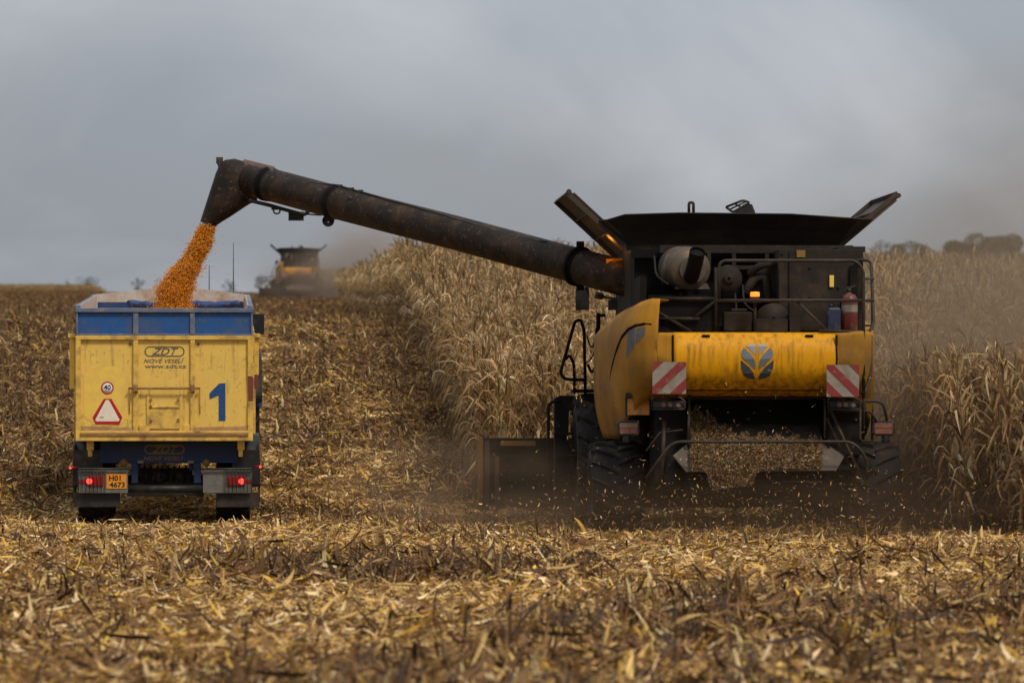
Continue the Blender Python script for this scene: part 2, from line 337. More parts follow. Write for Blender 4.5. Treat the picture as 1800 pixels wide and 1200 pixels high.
def source(name, vfc, m):                            # a mesh only used as a template by the scatter below
    return bpy.data.objects.new(name, np_mesh(name, *vfc, m))
def scatter(name, pts, rot, scl, idx, sources, label, cat=None):
    me = bpy.data.meshes.new(name); n = len(pts); me.vertices.add(n); me.vertices.foreach_set('co', np.ascontiguousarray(pts, np.float32).ravel())
    a = me.attributes.new('rot', 'FLOAT_VECTOR', 'POINT'); a.data.foreach_set('vector', np.ascontiguousarray(rot, np.float32).ravel())
    a = me.attributes.new('scl', 'FLOAT_VECTOR', 'POINT'); a.data.foreach_set('vector', np.ascontiguousarray(scl, np.float32).ravel())
    a = me.attributes.new('idx', 'INT', 'POINT'); a.data.foreach_set('value', np.ascontiguousarray(idx, np.int32))
    o = bpy.data.objects.new(name, me); COL.objects.link(o)
    g = bpy.data.node_groups.new(name + ' scatter', 'GeometryNodeTree')
    g.interface.new_socket('Geometry', in_out='INPUT', socket_type='NodeSocketGeometry'); g.interface.new_socket('Geometry', in_out='OUTPUT', socket_type='NodeSocketGeometry')
    gi = g.nodes.new('NodeGroupInput'); go = g.nodes.new('NodeGroupOutput'); ip = g.nodes.new('GeometryNodeInstanceOnPoints'); gj = g.nodes.new('GeometryNodeGeometryToInstance')
    for s_ in sources:
        q = g.nodes.new('GeometryNodeObjectInfo'); q.inputs['Object'].default_value = s_; g.links.new(q.outputs['Geometry'], gj.inputs[0])
    def attr(nm, dt):
        q = g.nodes.new('GeometryNodeInputNamedAttribute'); q.data_type = dt; q.inputs['Name'].default_value = nm; return q.outputs['Attribute']
    g.links.new(gi.outputs[0], ip.inputs['Points']); g.links.new(gj.outputs[0], ip.inputs['Instance']); ip.inputs['Pick Instance'].default_value = True
    g.links.new(attr('idx', 'INT'), ip.inputs['Instance Index']); g.links.new(attr('rot', 'FLOAT_VECTOR'), ip.inputs['Rotation']); g.links.new(attr('scl', 'FLOAT_VECTOR'), ip.inputs['Scale'])
    g.links.new(ip.outputs[0], go.inputs[0])
    o.modifiers.new('scatter', 'NODES').node_group = g
    return tag(o, label, cat, kind='stuff')

# ================================================================== SETTING: ground
def build_ground():
    xs = np.concatenate([np.linspace(-2500, -120, 14), np.linspace(-110, -22, 23), np.arange(-20, 32, .4), np.linspace(34, 130, 25), np.linspace(150, 2500, 14)])
    ys = np.concatenate([np.linspace(-60, 18, 14), np.arange(20, 140, .5), np.arange(141, 330, 3), np.arange(335, 800, 8), np.linspace(820, 4000, 30)])
    X, Y = np.meshgrid(xs, ys); Z = H(X, Y)
    v = np.stack([X, Y, Z], -1).reshape(-1, 3); nx = len(xs); ny = len(ys)
    i, j = np.meshgrid(np.arange(nx - 1), np.arange(ny - 1)); a = (j * nx + i).ravel()
    f = np.stack([a, a + 1, a + nx + 1, a + nx], 1)
    m = mat('stubble soil', (.055, .035, .019), .95, dirt=(.13, .085, .04), dirt_amt=.3, scale=1.6, var=.25, bump=1, bscale=9, dirt2=(.05, .03, .02))
    o = bpy.data.objects.new('ground', np_mesh('ground', v, f, None, m, True)); COL.objects.link(o); tag(o, kind='structure')
build_ground()

# ---- litter of leaves, husks and cut stalks over the harvested strip
def patch_fine(k):
    p = [flat_bits(760, .75, .07, .025, .12, .010, .036, [TAN, PALE, OCH, BRN, RDD, DRK], [34, 14, 12, 25, 3, 13], .30, .25, 3),
         flat_bits(80, .72, .11, .12, .36, .012, .038, [TAN, PALE, OCH, BRN, DRK], [36, 12, 10, 32, 10], .26, .4, 6),
         flat_bits(40, .72, .09, .15, .5, .006, .014, [BRN, TAN, DRK], [4, 3, 3], .22, .1, 4)]
    p.append(flat_bits(9, .72, .09, .09, .19, .03, .06, [PALE, TAN, (.60, .40, .14)], [5, 3, 2], .25, .8, 5))
    if k < 2: p.append(stalks(3, .6, .08, .26, .010, [BRN, DRK], [2, 5], .9))
    return join(p)
def patch_rough(k):
    rows = []
    for sx in (-.37, .37):                               # cut stalks keep to their rows
        v, f, c = stalks(11, .75, .10, .42, .012, [BRN, DRK, (.11, .05, .035), TAN], [5, 6, 2, 1], .45); v = v.copy(); v[:, 0] = v[:, 0] * .14 + sx; rows.append((v, f, c))
    return join([flat_bits(560, .75, .11, .04, .19, .011, .038, [TAN, PALE, OCH, BRN, RDD, DRK], [18, 5, 4, 44, 3, 28], .42, .25, 3),
                 flat_bits(80, .7, .22, .14, .40, .011, .036, [TAN, BRN, OCH, DRK, PALE], [16, 46, 3, 32, 3], .65, .4, 5)] + rows)
fine = [source('litter_patch', patch_fine(k), V_litter) for k in range(7)]
rough = [source('stubble_patch', patch_rough(k), V_stub) for k in range(7)]
def in_view(x, y, mx=3.0):
    return (x > -.0716 * y * 1.0 - mx) & (x < .1705 * y + mx)
def build_litter():
    xs, ys = [], []
    y = 21.0
    while y < 150:
        st = .62 if y < 70 else (.72 if y < 100 else .9)
        x = np.arange(-.0716 * y - 3, .1705 * y + 3, st); x = x + rng.uniform(-.3, .3, len(x))
        xs.append(x); ys.append(np.full(len(x), y) + rng.uniform(-.3, .3, len(x))); y += st
    x = np.concatenate(xs); y = np.concatenate(ys)
    corn = ((x > 2.9) & (y > 63)) | ((x > 8.7) & (y > 52.2))
    x, y = x[~corn], y[~corn]
    n = len(x)
    # rougher, darker stubble between the driven tracks uphill; fine flattened litter in the tracks and near the camera
    track = (np.abs(x - .95) < .42) | (np.abs(x + 1.9) < 1.6) | (np.abs(x - 5.2) < 3) * (y < 62)
    blot = np.sin(x * .8 + 1.3) * np.sin(y * .33 + .7) + .5 * np.sin(x * 2.1 - y * .7)
    pr = np.clip((y - 59 + 5 * blot) / 18, 0, 1) * np.where(track, .12, .88)
    pr = np.where(y < 55, np.where(y < 33, np.where(blot > .1, .5, .1), np.where(y < 46, np.where(blot > .3, .45, .05), .04 + .12 * (blot > .5))), pr)
    rg = rng.uniform(0, 1, n) < pr
    idx = rng.integers(0, 7, n)
    rot = np.stack([rng.normal(0, .06, n), rng.normal(0, .06, n), np.where(rg, rng.integers(0, 2, n) * np.pi + rng.normal(0, .08, n), rng.uniform(0, 6.28, n))], 1)
    sc = rng.uniform(.85, 1.2, n); sc = np.stack([sc, sc, sc * rng.uniform(.8, 1.2, n)], 1)
    p = np.stack([x, y, H(x, y)], 1)
    scatter('crop_litter', p[~rg], rot[~rg], sc[~rg], idx[~rg], fine, 'tan chopped leaves and husks covering the harvested ground', 'crop litter')
    scatter('stubble', p[rg], rot[rg], sc[rg], idx[rg], rough, 'brown broken stalks and ragged stubble standing between the wheel tracks', 'stubble')
    # coarser cover far up the slope
    n = 5200; y = np.sqrt(rng.uniform(150 ** 2, 640 ** 2, n)); x = rng.uniform(-.075 * y - 4, .02 * y + 3)
    k = x < 2.0; x, y = x[k], y[k]; n = len(x)
    s3 = rng.uniform(1.2, 2.2, n)
    scatter('far_stubble', np.stack([x, y, H(x, y)], 1), np.stack([np.zeros(n), np.zeros(n), rng.uniform(0, 6.28, n)], 1), np.stack([s3, s3, s3 * .6], 1), rng.integers(0, 7, n), rough, 'brown stubble on the far rise of the field', 'stubble')
build_litter()

# ================================================================== CORN
CT, CP, CB, CD, CO = (.43, .28, .125), (.64, .47, .27), (.24, .14, .06), (.11, .064, .03), (.46, .28, .09)
def corn_plant_mesh(h=2.25, nl=22, m=8, tassel=9, ear=True, seed=0):
    parts = []
    az0 = rng.uniform(0, 2 * np.pi)
    # stalk
    k = 6; t = np.linspace(0, 1, k); ln = rng.normal(0, .05, 2); wob = rng.normal(0, .012, (k, 2))
    stem = np.stack([ln[0] * t * h + wob[:, 0], ln[1] * t * h + wob[:, 1], t * h - .03], 1); rad = .017 * (1 - .6 * t)
    sc = np.array([CB if rng.random() < .5 else (.24, .17, .08)])
    for q in range(3):
        a0, a1 = 2 * np.pi * q / 3, 2 * np.pi * (q + 1) / 3
        mid = np.array([np.cos(a0) + np.cos(a1), np.sin(a0) + np.sin(a1), 0]) / 2; e = np.array([np.cos(a1) - np.cos(a0), np.sin(a1) - np.sin(a0), 0]) / 2
        parts.append(ribbons((stem + mid * rad[:, None])[None], (e * rad[:, None])[None], sc))
    # leaves
    hh = np.linspace(.12, .93, nl) * h + rng.normal(0, .05, nl)
    az = az0 + np.arange(nl) * np.pi + rng.normal(0, .5, nl)
    L = np.interp(hh / h, [0, .35, .75, 1], [.35, .6, .62, .36]) * rng.uniform(.75, 1.2, nl); W = rng.uniform(.024, .052, nl)
    t = np.linspace(0, 1, m)
    up0 = np.interp(hh / h, [0, .5, 1], [.3, .85, 1.35]) * rng.uniform(.6, 1.15, nl)
    hang = np.where(hh / h > .84, rng.uniform(-.6, .9, nl), rng.uniform(.9, 1.55, nl)); tb = rng.uniform(.08, .42, nl)
    q_ = np.clip((t[None] - tb[:, None]) / .38, 0, 1); q_ = q_ * q_ * (3 - 2 * q_)
    ang = np.maximum(up0[:, None] - (up0 + hang)[:, None] * q_, -1.5)          # the leaf stands out, kinks, and hangs
    dl = (L / (m - 1))[:, None]
    rr = np.concatenate([np.zeros((nl, 1)), np.cumsum(np.cos(ang[:, :-1]) * dl, 1)], 1); zz = np.concatenate([np.zeros((nl, 1)), np.cumsum(np.sin(ang[:, :-1]) * dl, 1)], 1)
    azt = az[:, None] + rng.normal(0, .5, nl)[:, None] * t[None]
    sx = np.interp(hh, stem[:, 2], stem[:, 0]); sy = np.interp(hh, stem[:, 2], stem[:, 1])
    path = np.stack([sx[:, None] + rr * np.cos(azt), sy[:, None] + rr * np.sin(azt), np.maximum(hh[:, None] + zz, .02)], -1)
    sd = np.stack([-np.sin(azt), np.cos(azt), np.zeros_like(azt)], -1); upv = np.stack([-np.sin(ang) * np.cos(azt), -np.sin(ang) * np.sin(azt), np.cos(ang)], -1)
    tw = rng.normal(0, .5, nl)[:, None] + rng.normal(0, 1.3, nl)[:, None] * t[None]
    prof = np.minimum(1, .55 + t * 2.5) * (1 - t ** 2.2 * .93)
    side = (sd * np.cos(tw)[..., None] + upv * np.sin(tw)[..., None]) * (W[:, None] * prof[None] / 2)[..., None]
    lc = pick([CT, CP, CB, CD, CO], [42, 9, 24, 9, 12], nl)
    lc = lc * np.interp(hh / h, [.2, .5, .85, 1], [.72, .92, 1.18, 1.3])[:, None]  # upper leaves coloured paler, lower ones darker, as if light caught the tops
    parts.append(ribbons(path, side, lc))
    if ear:                                            # pale husk hanging on its shank
        n = 5; a = rng.uniform(0, 6.28); hz = .48 * h + rng.normal(0, .08); t4 = np.linspace(0, 1, 4)
        for q in range(n):
            b = a + rng.normal(0, .5); l_ = rng.uniform(.16, .26); dn = rng.choice([1, -1], p=[.3, .7])
            path = np.stack([np.cos(b) * (.03 + t4 * l_ * .45), np.sin(b) * (.03 + t4 * l_ * .45), hz + dn * t4 * l_ * .85], 1)[None]
            sd = np.array([-np.sin(b), np.cos(b), 0]) * .032; side = (sd[None] * np.array([.6, 1, .8, .15])[:, None])[None]
            parts.append(ribbons(path, side, pick([CP, (.5, .42, .28), CT], [5, 4, 2], 1)))
    # tassel
    t3 = np.linspace(0, 1, 4); a = rng.uniform(0, 6.28, tassel); sp = rng.uniform(.05, .16, tassel); l_ = rng.uniform(.14, .3, tassel)
    path = np.stack([stem[-1, 0] + np.cos(a)[:, None] * sp[:, None] * t3 ** .8, stem[-1, 1] + np.sin(a)[:, None] * sp[:, None] * t3 ** .8, h - .05 + l_[:, None] * (t3 - .35 * t3 ** 2)[None]], -1)
    side = np.stack([-np.sin(a), np.cos(a), np.zeros(tassel)], 1)[:, None] * np.array([.006, .008, .007, .003])[None, :, None]
    parts.append(ribbons(path, side, pick([CT, CB, CP], [5, 3, 2], tassel)))
    return join(parts)
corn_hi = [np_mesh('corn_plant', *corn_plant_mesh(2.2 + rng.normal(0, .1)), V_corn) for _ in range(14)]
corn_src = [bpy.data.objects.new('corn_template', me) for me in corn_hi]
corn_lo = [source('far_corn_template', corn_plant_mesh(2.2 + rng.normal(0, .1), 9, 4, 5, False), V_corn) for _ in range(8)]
def build_corn():
    pts = []
    rows = np.concatenate([np.arange(2.95, 8, .75), [8.35, 8.85, 9.4], np.arange(9.7, 80, .75)])
    for rx in rows:
        y0 = 51.4 if rx > 8.6 else (52.3 if rx > 8.0 else 63.4)
        y1 = 230 if rx > 2.0 else 0
        ymin = max(y0, (rx - 7) / .1705)
        y = np.arange(y0, y1, .11 if 8.0 < rx < 11 or rx < 4 else .16)
        y = y[y > ymin]
        # thin out inside the field, where only the tops show
        keep = rng.uniform(0, 1, len(y)) < np.where(y < 90, 1, np.where(y < 140, .85, .6))
        y = y[keep] + rng.uniform(-.05, .05, keep.sum())
        x = rx + rng.normal(0, .06, len(y))
        pts.append(np.stack([x, y], 1))
    p = np.concatenate(pts)
    if True:                                           # ragged headland end of the rows
        p = p[~((p[:, 0] > 8.0) & (p[:, 1] < 51.4 + .6 * np.abs(np.sin(p[:, 0] * 5))))]
    n = len(p); z = H(p[:, 0], p[:, 1])
    # the plants that show largest: the row faces left of and right of the big combine, nearest first
    s_ = FPX / (p[:, 1] * .9988 + p[:, 0] * .0493); px = 532 + p[:, 0] * s_
    vis = ((px > 1560) & (px < 1840)) | ((px > 790) & (px < 1070))
    score = p[:, 1] + np.where(px > 1400, np.maximum(p[:, 0] - 9.9, 0) * 3, np.maximum(p[:, 0] - 3, 0) * .2 - 4)
    score[~vis] = 1e9
    order = np.argsort(score); near = order[:300]; rest = order[300:]
    V = rng.integers(0, 14, n); rz = rng.uniform(0, 6.28, n); sc = rng.uniform(.88, 1.1, n); lean = rng.normal(0, .06, (n, 2))
    first = None
    for i in near:
        o = bpy.data.objects.new('corn_plant', corn_hi[V[i]]) if first is None else first.copy()
        o.data = corn_hi[V[i]]; COL.objects.link(o); first = first or o
        o.location = (p[i, 0], p[i, 1], z[i]); o.rotation_euler = (lean[i, 0], lean[i, 1], rz[i]); o.scale = (sc[i],) * 3
        lb = 'dry corn plant standing in the row right of the combine harvester' if px[i] > 1400 else 'dry corn plant standing ahead of the harvesting header'
        tag(o, lb, 'corn plant', 'standing corn plants at the edge of the field')
    y = p[:, 1]
    hi = rest[y[rest] < 84]; lo = rest[y[rest] >= 84]
    def rs(i): return np.stack([lean[i, 0], lean[i, 1], rz[i]], 1), np.stack([sc[i]] * 3, 1)
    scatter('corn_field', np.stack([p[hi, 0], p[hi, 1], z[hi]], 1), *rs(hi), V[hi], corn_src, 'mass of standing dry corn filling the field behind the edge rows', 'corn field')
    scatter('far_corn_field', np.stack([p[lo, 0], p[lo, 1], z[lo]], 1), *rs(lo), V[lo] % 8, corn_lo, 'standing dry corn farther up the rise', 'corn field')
    # beyond the second combine, and the strip on the left skyline
    q = []
    for x0, x1, y0, y1, nn in ((-.6, 2.4, 345, 420, 900), (2.6, 75, 230, 420, 26000), (-95, -32.5, 655, 712, 16000)):
        q.append(np.stack([rng.uniform(x0, x1, nn), rng.uniform(y0, y1, nn)], 1))
    q = np.concatenate(q); q = q[(q[:, 0] < .1705 * q[:, 1] + 6)]; n = len(q)
    s3 = rng.uniform(.85, 1.1, n)
    scatter('distant_corn_field', np.stack([q[:, 0], q[:, 1], H(q[:, 0], q[:, 1])], 1), np.stack([np.zeros(n), np.zeros(n), rng.uniform(0, 6.28, n)], 1), np.stack([s3 * 1.3, s3 * 1.3, s3], 1), rng.integers(0, 8, n), corn_lo, 'uncut corn along the skyline and behind the distant harvester', 'corn field')
build_corn()

# ================================================================== WHEELS
def wheel(name, c, r, wd, parent, lugs=18, rimr=.45, off_rim=0):
    """tractor type wheel at local centre c, axle along X"""
    o = MB(); 
    hw = wd / 2; rt = r * .93
    o.lathe([(-hw * .8, r * rimr), (-hw, r * .62), (-hw, r * .8), (-hw * .86, rt * .985), (-hw * .4, rt), (0, rt), (hw * .4, rt), (hw * .86, rt * .985), (hw, r * .8), (hw, r * .62), (hw * .8, r * rimr)], 'x', 40, c)
    for k in range(lugs):
        for sd in (-1, 1):
            a0 = 2 * math.pi * (k + (.5 if sd > 0 else 0)) / lugs; rows = []
            for t in (0, .33, .66, 1):
                x = sd * hw * (.02 + 1.0 * t); a = a0 + .30 * t; drop = .0 if t < .9 else .06 * r
                wdt = .06 + .01 * t
                pr = []
                for (da, rr) in ((-wdt * 1.25, rt * .985), (-wdt * .7, r), (wdt * .7, r), (wdt * 1.25, rt * .985)):
                    q = rr - drop
                    pr.append((c[0] + x, c[1] + q * math.sin(a + da * .55), c[2] + q * math.cos(a + da * .55)))
                rows.append(pr)
            o.grid(rows, False)
            e = rows[-1]; o.add(e, [(0, 1, 2, 3)])
    root = o.build(name, M['rubber'], parent)
    m = MB(); m.lathe([(-hw * .82, r * rimr * 1.02), (-hw * .6, r * rimr * .9), (-hw * .2, r * rimr * .8), (-hw * .2, .12), (-hw * .45, .11), (-hw * .45, .001)], 'x', 28, c)
    m.lathe([(hw * .82, r * rimr * 1.02), (hw * .6, r * rimr * .9), (hw * .2, r * rimr * .8), (hw * .2, .12), (hw * .45, .11), (hw * .45, .001)], 'x', 28, c)
    m.build('rim', M['rim'], root)
    return root

# ================================================================== COMBINE
CX, CY = 5.69, 53.0
CZ = -.055
def L(px, py, ly):                                    # photo pixel at local depth -> combine-local point
    p = P(px, py, CY + ly); return Vector((p.x - CX, ly, p.z - CZ))
def hood_y(z):                                        # rear surface of the hood, local
    return float(np.interp(z, [1.78, 1.83, 1.9, 2.0, 2.12, 2.3, 2.46, 2.58, 2.63], [.62, .42, .25, .12, .04, 0, .02, .09, .16]))
def tri_sub(vs, k):
    tris = [tuple(vs)]
    for _ in range(k):
        o = []
        for a, b, c in tris:
            ab, bc, ca = (a + b) / 2, (b + c) / 2, (c + a) / 2; o += [(a, ab, ca), (ab, b, bc), (ca, bc, c), (ab, bc, ca)]
        tris = o
    return tris
def clip_poly(poly, nx, nz, c, keep_less):
    out = []
    for i in range(len(poly)):
        a, b = poly[i], poly[(i + 1) % len(poly)]; da = a[0] * nx + a[1] * nz - c; db = b[0] * nx + b[1] * nz - c
        if not keep_less: da, db = -da, -db
        if da <= 0: out.append(a)
        if da * db < 0: t = da / (da - db); out.append((a[0] + (b[0] - a[0]) * t, a[1] + (b[1] - a[1]) * t))
    return out

def build_combine():
    root = empty('combine_harvester', (CX, CY, CZ))
    tag(root, 'large dusty yellow combine harvester unloading corn through its raised auger', 'combine harvester', 'combine harvesters in the corn field')
    def bld(mb, name, m, parent=root, **k): return mb.build(name, m, parent, **k)
    # ---- rear hood : convex shell between two seams; the side panels carry the curve round the corners
    PX = [1.04, 1.25, 1.40, 1.51, 1.58, 1.64, 1.69, 1.73, 1.76, 1.78, 1.78]; PY = [0, .05, .14, .28, .45, .72, 1.1, 1.6, 2.2, 3.0, 3.8]
    zs = [2.63, 2.60, 2.55, 2.46, 2.36, 2.25, 2.13, 2.03, 1.95, 1.89, 1.84, 1.81]
    h = MB(); us = np.linspace(-1.035, 1.035, 41); rows = []
    for z in zs: rows.append([(u, hood_y(z), z) for u in us])
    h.grid(rows); h.grid([[(u, .9, 2.60) for u in us], rows[0]])
    hood = bld(h, 'rear_hood', M['yellow'], solid=.012)
    # emblem of six leaf blades following the curve of the hood
    E = lambda q: [L(1240 + x / 10, 600 + y / 10, 0) for x, y in q]
    tl = [(720, 80), (800, 52), (880, 48), (880, 240)]
    ml = [(680, 105), (648, 150), (628, 205), (638, 260), (740, 370), (885, 500), (880, 400), (855, 310), (800, 225)]
    ll = [(620, 322), (630, 470), (680, 600), (760, 648), (885, 668), (850, 560), (770, 450)]
    for q, mm in ((tl, 'emb_hi'), (ml, 'emb_mid'), (ll, 'emb_lo')):
        e = MB()
        for mir in (0, 1):
            pts = E([((1820 - x) if mir else x, y) for x, y in q]); c = sum(pts, Vector()) / len(pts)
            for i in range(len(pts)):
                for tr in tri_sub((c, pts[i], pts[(i + 1) % len(pts)]), 3):
                    e.add([(p.x, hood_y(p.z) - .012, p.z) for p in tr], [(0, 1, 2)], True)
        e.build('emblem', M[mm], hood)
    # ---- side panels
    def skin(sd, q, z, out=0.):                         # q runs along the plan curve, 0 at the seam
        x = float(np.interp(q, range(11), PX)); y = float(np.interp(q, range(11), PY))
        x1 = float(np.interp(q + .3, range(11), PX)); y1 = float(np.interp(q + .3, range(11), PY)); x0 = float(np.interp(q - .3, range(11), PX)); y0 = float(np.interp(q - .3, range(11), PY))
        t = Vector((x1 - x0, y1 - y0)).normalized(); side = min(1, q / 5)
        d = hood_y(min(z, 2.46)) * (1 - side) + side * (.10 * max(0, (2.0 - z) / .7) ** 2 * 1.2) + max(0, (z - 2.5) / .56) ** 2 * (.10 + .12 * side)
        d -= out
        x -= d * t.y; y += d * t.x
        if sd > 0: x = x * .965
        return Vector((sd * x, y, z))
    for sd in (-1, 1):
        top = [2.63, 3.06, 3.06, 3.04, 3.02, 2.98, 2.94, 2.88, 2.8, 2.72, 2.65] if sd < 0 else [2.63, 2.64, 2.65, 2.65, 2.65, 2.66, 2.7, 2.8, 2.8, 2.72, 2.65]
        bot = [1.81, 1.81, 1.81, 1.80, 1.72, 1.5, 1.34, 1.28, 1.28, 1.28, 1.28]
        s = MB(); qs = [0, .5, .95, 1.0] + list(np.arange(1.25, 10.01, .25)); rows = []
        for q in qs:
            t_, b_ = (2.63 if q < .99 else float(np.interp(q, range(11), top))), float(np.interp(q, range(11), bot))
            rows.append([skin(sd, q, b_ + (t_ - b_) * k / 18) for k in range(19)])
        s.grid(rows)
        i = qs.index(1.0); e = rows[i]                   # inner return of the raised rear corner
        s.grid([[p for p in e if p.z > 2.5], [p + Vector((sd * .05, .3, 0)) for p in e if p.z > 2.5]])
        s.grid([[r[-1] for r in rows[i + 3:]], [r[-1] - Vector((sd * .2, -.02, .02)) for r in rows[i + 3:]]])
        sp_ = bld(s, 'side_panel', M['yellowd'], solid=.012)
        s = MB(); s.grid([[skin(sd, q, z, .014) for z in zs[1:]] for q in (-.06, .12)]); s.build('seam', M['darker'], sp_)
        if sd < 0:
            pa = [[skin(sd, 1.75 + (4.1 - 1.75) * i / 8, zz_, .008) for zz_ in np.linspace(2.70 - .34 * (i / 8) ** 1.3 - (.22 * (1 - i / 8)) * 0, 2.70, 6)] for i in range(9)]
            g = MB()
            for i in range(9):
                f_ = i / 8; q = 2.0 + 2.2 * f_; lo_ = 2.60 - .30 * f_
                pa[i] = [skin(sd, q, lo_ + (2.70 - .03 * f_ - lo_) * k / 5, .008) for k in range(6)]
            g.grid(pa); g.build('grille', M['grille'], sp_)
            g = MB(); g.tube([skin(sd, q, z, .0) for q, z in ((1.5, 2.735), (2.2, 2.74), (3.2, 2.72), (4.1, 2.68), (4.8, 2.6), (5.6, 2.45), (6.4, 2.25), (7.0, 2.05))], [.012, .02, .025, .028, .028, .025, .02, .01], 8); g.build('trim_strip', M['darker'], sp_)
    # ---- engine deck and dark structure around it
    d = MB()
    d.span((-1.38, .5, 2.42), (1.40, 4.4, 2.56)); d.span((-1.4, 1.75, 2.56), (1.42, 1.85, 3.70))
    d.span((-1.42, .55, 2.5), (-1.34, 1.8, 3.35)); d.span((1.30, .9, 2.5), (1.40, 1.8, 3.5))
    d.span((-1.30, .75, 2.56), (-.42, .85, 3.12)); d.span((-1.45, 1.6, 3.62), (1.35, 1.7, 3.72))
    d.span((-1.36, 1.6, 2.0), (1.36, 4.2, 2.45))
    bld(d, 'engine_deck', M['darker'])
    fr = MB()
    for a, b in (((1150, 545), (1215, 583)), ((1258, 470), (1258, 583)), ((1160, 525), (1262, 525)), ((1218, 560), (1262, 525)), ((1160, 560), (1230, 560))):
        fr.tube([L(*a, .7), L(*b, .7)], .022, 6)
    fr.box(L(1330, 438, 1.5), (2.5, .06, .10)); fr.box(L(1290, 455, 1.5), (.05, .05, .3)); fr.box(L(1246, 455, 1.5), (.05, .05, .3)); fr.box(L(1348, 455, 1.5), (.05, .05, .3))
    fr.box(L(1320, 470, 1.45), (.7, .04, .05))
    bld(fr, 'engine_frame', M['deck'])
    en = MB(); pu = MB(); fc = MB(); tk = MB()
    pu.lathe([(0, .02), (0, .17), (.05, .18), (.09, .15), (.1, .12)], 'y', 24, L(1281, 490, 1.05)); pu.lathe([(-.03, .02), (-.03, .07), (.1, .075)], 'y', 20, L(1281, 490, 1.05))
    fc.span(L(1272, 548, .75), L(1320, 583, .95)); fc.span(L(1285, 542, .8), L(1312, 549, .9)); bld(fc, 'fuel_can', M['deck'], bevel=.02); bld(pu, 'drive_pulley', M['deck'])
    en.span(L(1325, 560, .7), L(1380, 583, 1.0)); en.span(L(1388, 550, .7), L(1404, 583, .9))
    en.span(L(1168, 440, 1.55), L(1190, 500, 1.7)); tk.lathe([(0, .02), (0, .2), (.3, .2)], 'y', 24, L(1360, 560, .9)); bld(tk, 'air_tank', M['deck'])
    en.bend([L(1318, 482, 1.3), L(1335, 466, 1.2), L(1368, 462, 1.2)], .05, 10, .15); en.bend([L(1310, 515, 1.3), L(1325, 490, 1.3), L(1345, 485, 1.3), L(1350, 530, 1.3)], .06, 10, .15)
    for x0, x1, y0 in ((1292, 1302, 535), (1305, 1330, 520), (1195, 1230, 520), (1150, 1175, 470)):
        en.bend([L(x0, y0 - 20, 1.1), L(x0 + 3, y0 + 15, .95), L(x1, y0 + 30, .9)], .014, 6, .1)
    for px, py, w_, h_ in ((1235, 545, .3, .35), (1185, 570, .4, .15), (1340, 500, .35, .4), (1255, 560, .2, .2), (1310, 575, .6, .12)):
        en.box(L(px, py, 1.5), (w_, .25, h_))
    bld(en, 'engine', M['deck'], bevel=.012)
    lt = MB()
    for px in (1242, 1424):
        p = L(px, 590, 0); lt.box((p.x, hood_y(p.z) - .02, p.z), (.10, .03, .03)); 
    lt.build('latch', M['darker'], hood)
    ln_ = MB()
    for z in (1.9,):
        ln_.grid([[(u, hood_y(z + d) - .009, z + d) for u in us] for d in (0, .012)])
    ln_.build('seam', M['darker'], hood)
    # ---- muffler with its outlet
    mf = MB(); c = L(1214, 474, .9); c2 = L(1193, 470, 1.5); u = (c2 - c).normalized()
    mf.tube([c - u * .10, c - u * .09, c - u * .03, c - u * .02, c, c + u * .02, c + u * .05, c + u * .22, c + u * .225, c + u * .26, c + u * .265, c + u * .62, c + u * .70, c + u * .74], [.10, .135, .14, .16, .245, .265, .272, .275, .288, .288, .275, .27, .2, .1], 36)
    muf = bld(mf, 'exhaust_muffler', M['steel'])
    q = MB(); q.tube([L(1215, 486, .82), L(1217, 480, .66), L(1222, 462, .5), L(1226, 442, .4)], [.10, .10, .098, .10], 20, cap=False)
    q.tube([L(1225, 446, .41), L(1222, 462, .5)], [.09, .09], 20, cap=True)
    q.build('exhaust_pipe', M['darker'], muf)
    q = MB(); q.tube([c - u * .11, c - u * .03], [.165, .165], 28); q.tube([c - u * .115, c - u * .10], [.13, .13], 28); q.build('end_ring', M['grey'], muf)
    q = MB(); q.bend([L(1180, 452, 1.2), L(1172, 470, 1.1), L(1172, 500, 1.2)], .07, 12, .2)
    q.poly([L(1186, 508, .95), L(1248, 508, .95), L(1243, 498, .95), L(1192, 498, .95)], (0, .1, 0)); q.build('bracket', M['grey'], muf)
    # ---- radiator housing on the right
    r_ = MB(); r_.span(L(1369, 438, .95), L(1506, 583, 1.6)); r_.box(L(1388, 510, .93), (.012, .03, 1.0)); r_.span(L(1472, 433, 1.0), L(1512, 445, 1.5))
    for px, py in ((1424, 470), (1424, 522), (1474, 505), (1375, 445)): r_.box(L(px, py, .94), (.03, .03, .03))
    rad = bld(r_, 'radiator_housing', M['deck'], bevel=.02)
    q = MB(); q.box(L(1462, 494, .925), (.055, .008, .15)); q.build('warning_label', M['tyelc'], rad)
    q = MB(); q.box(L(1408, 446, .925), (.11, .008, .09)); q.build('warning_label', M['yelink'], rad)
    # ---- guard rails
    hr = MB()
    hr.bend([L(1264, 526, .3), L(1264, 458, .3), L(1505, 458, .25), L(1518, 475, .25), L(1518, 700, .2)], .02, 8, .1)
    hr.tube([L(1258, 528, .3), L(1536, 528, .25)], .02); hr.bend([L(1505, 457, .9), L(1531, 457, .9), L(1533, 500, .7), L(1536, 570, .5), L(1528, 583, .4), L(1515, 583, .25)], .02, 8, .12)
    hr.tube([L(1402, 531, .3), L(1455, 583, .25)], .02); hr.tube([L(1518, 490, .25), L(1536, 490, .7)], .014); hr.tube([L(1518, 572, .25), L(1534, 572, .5)], .014)
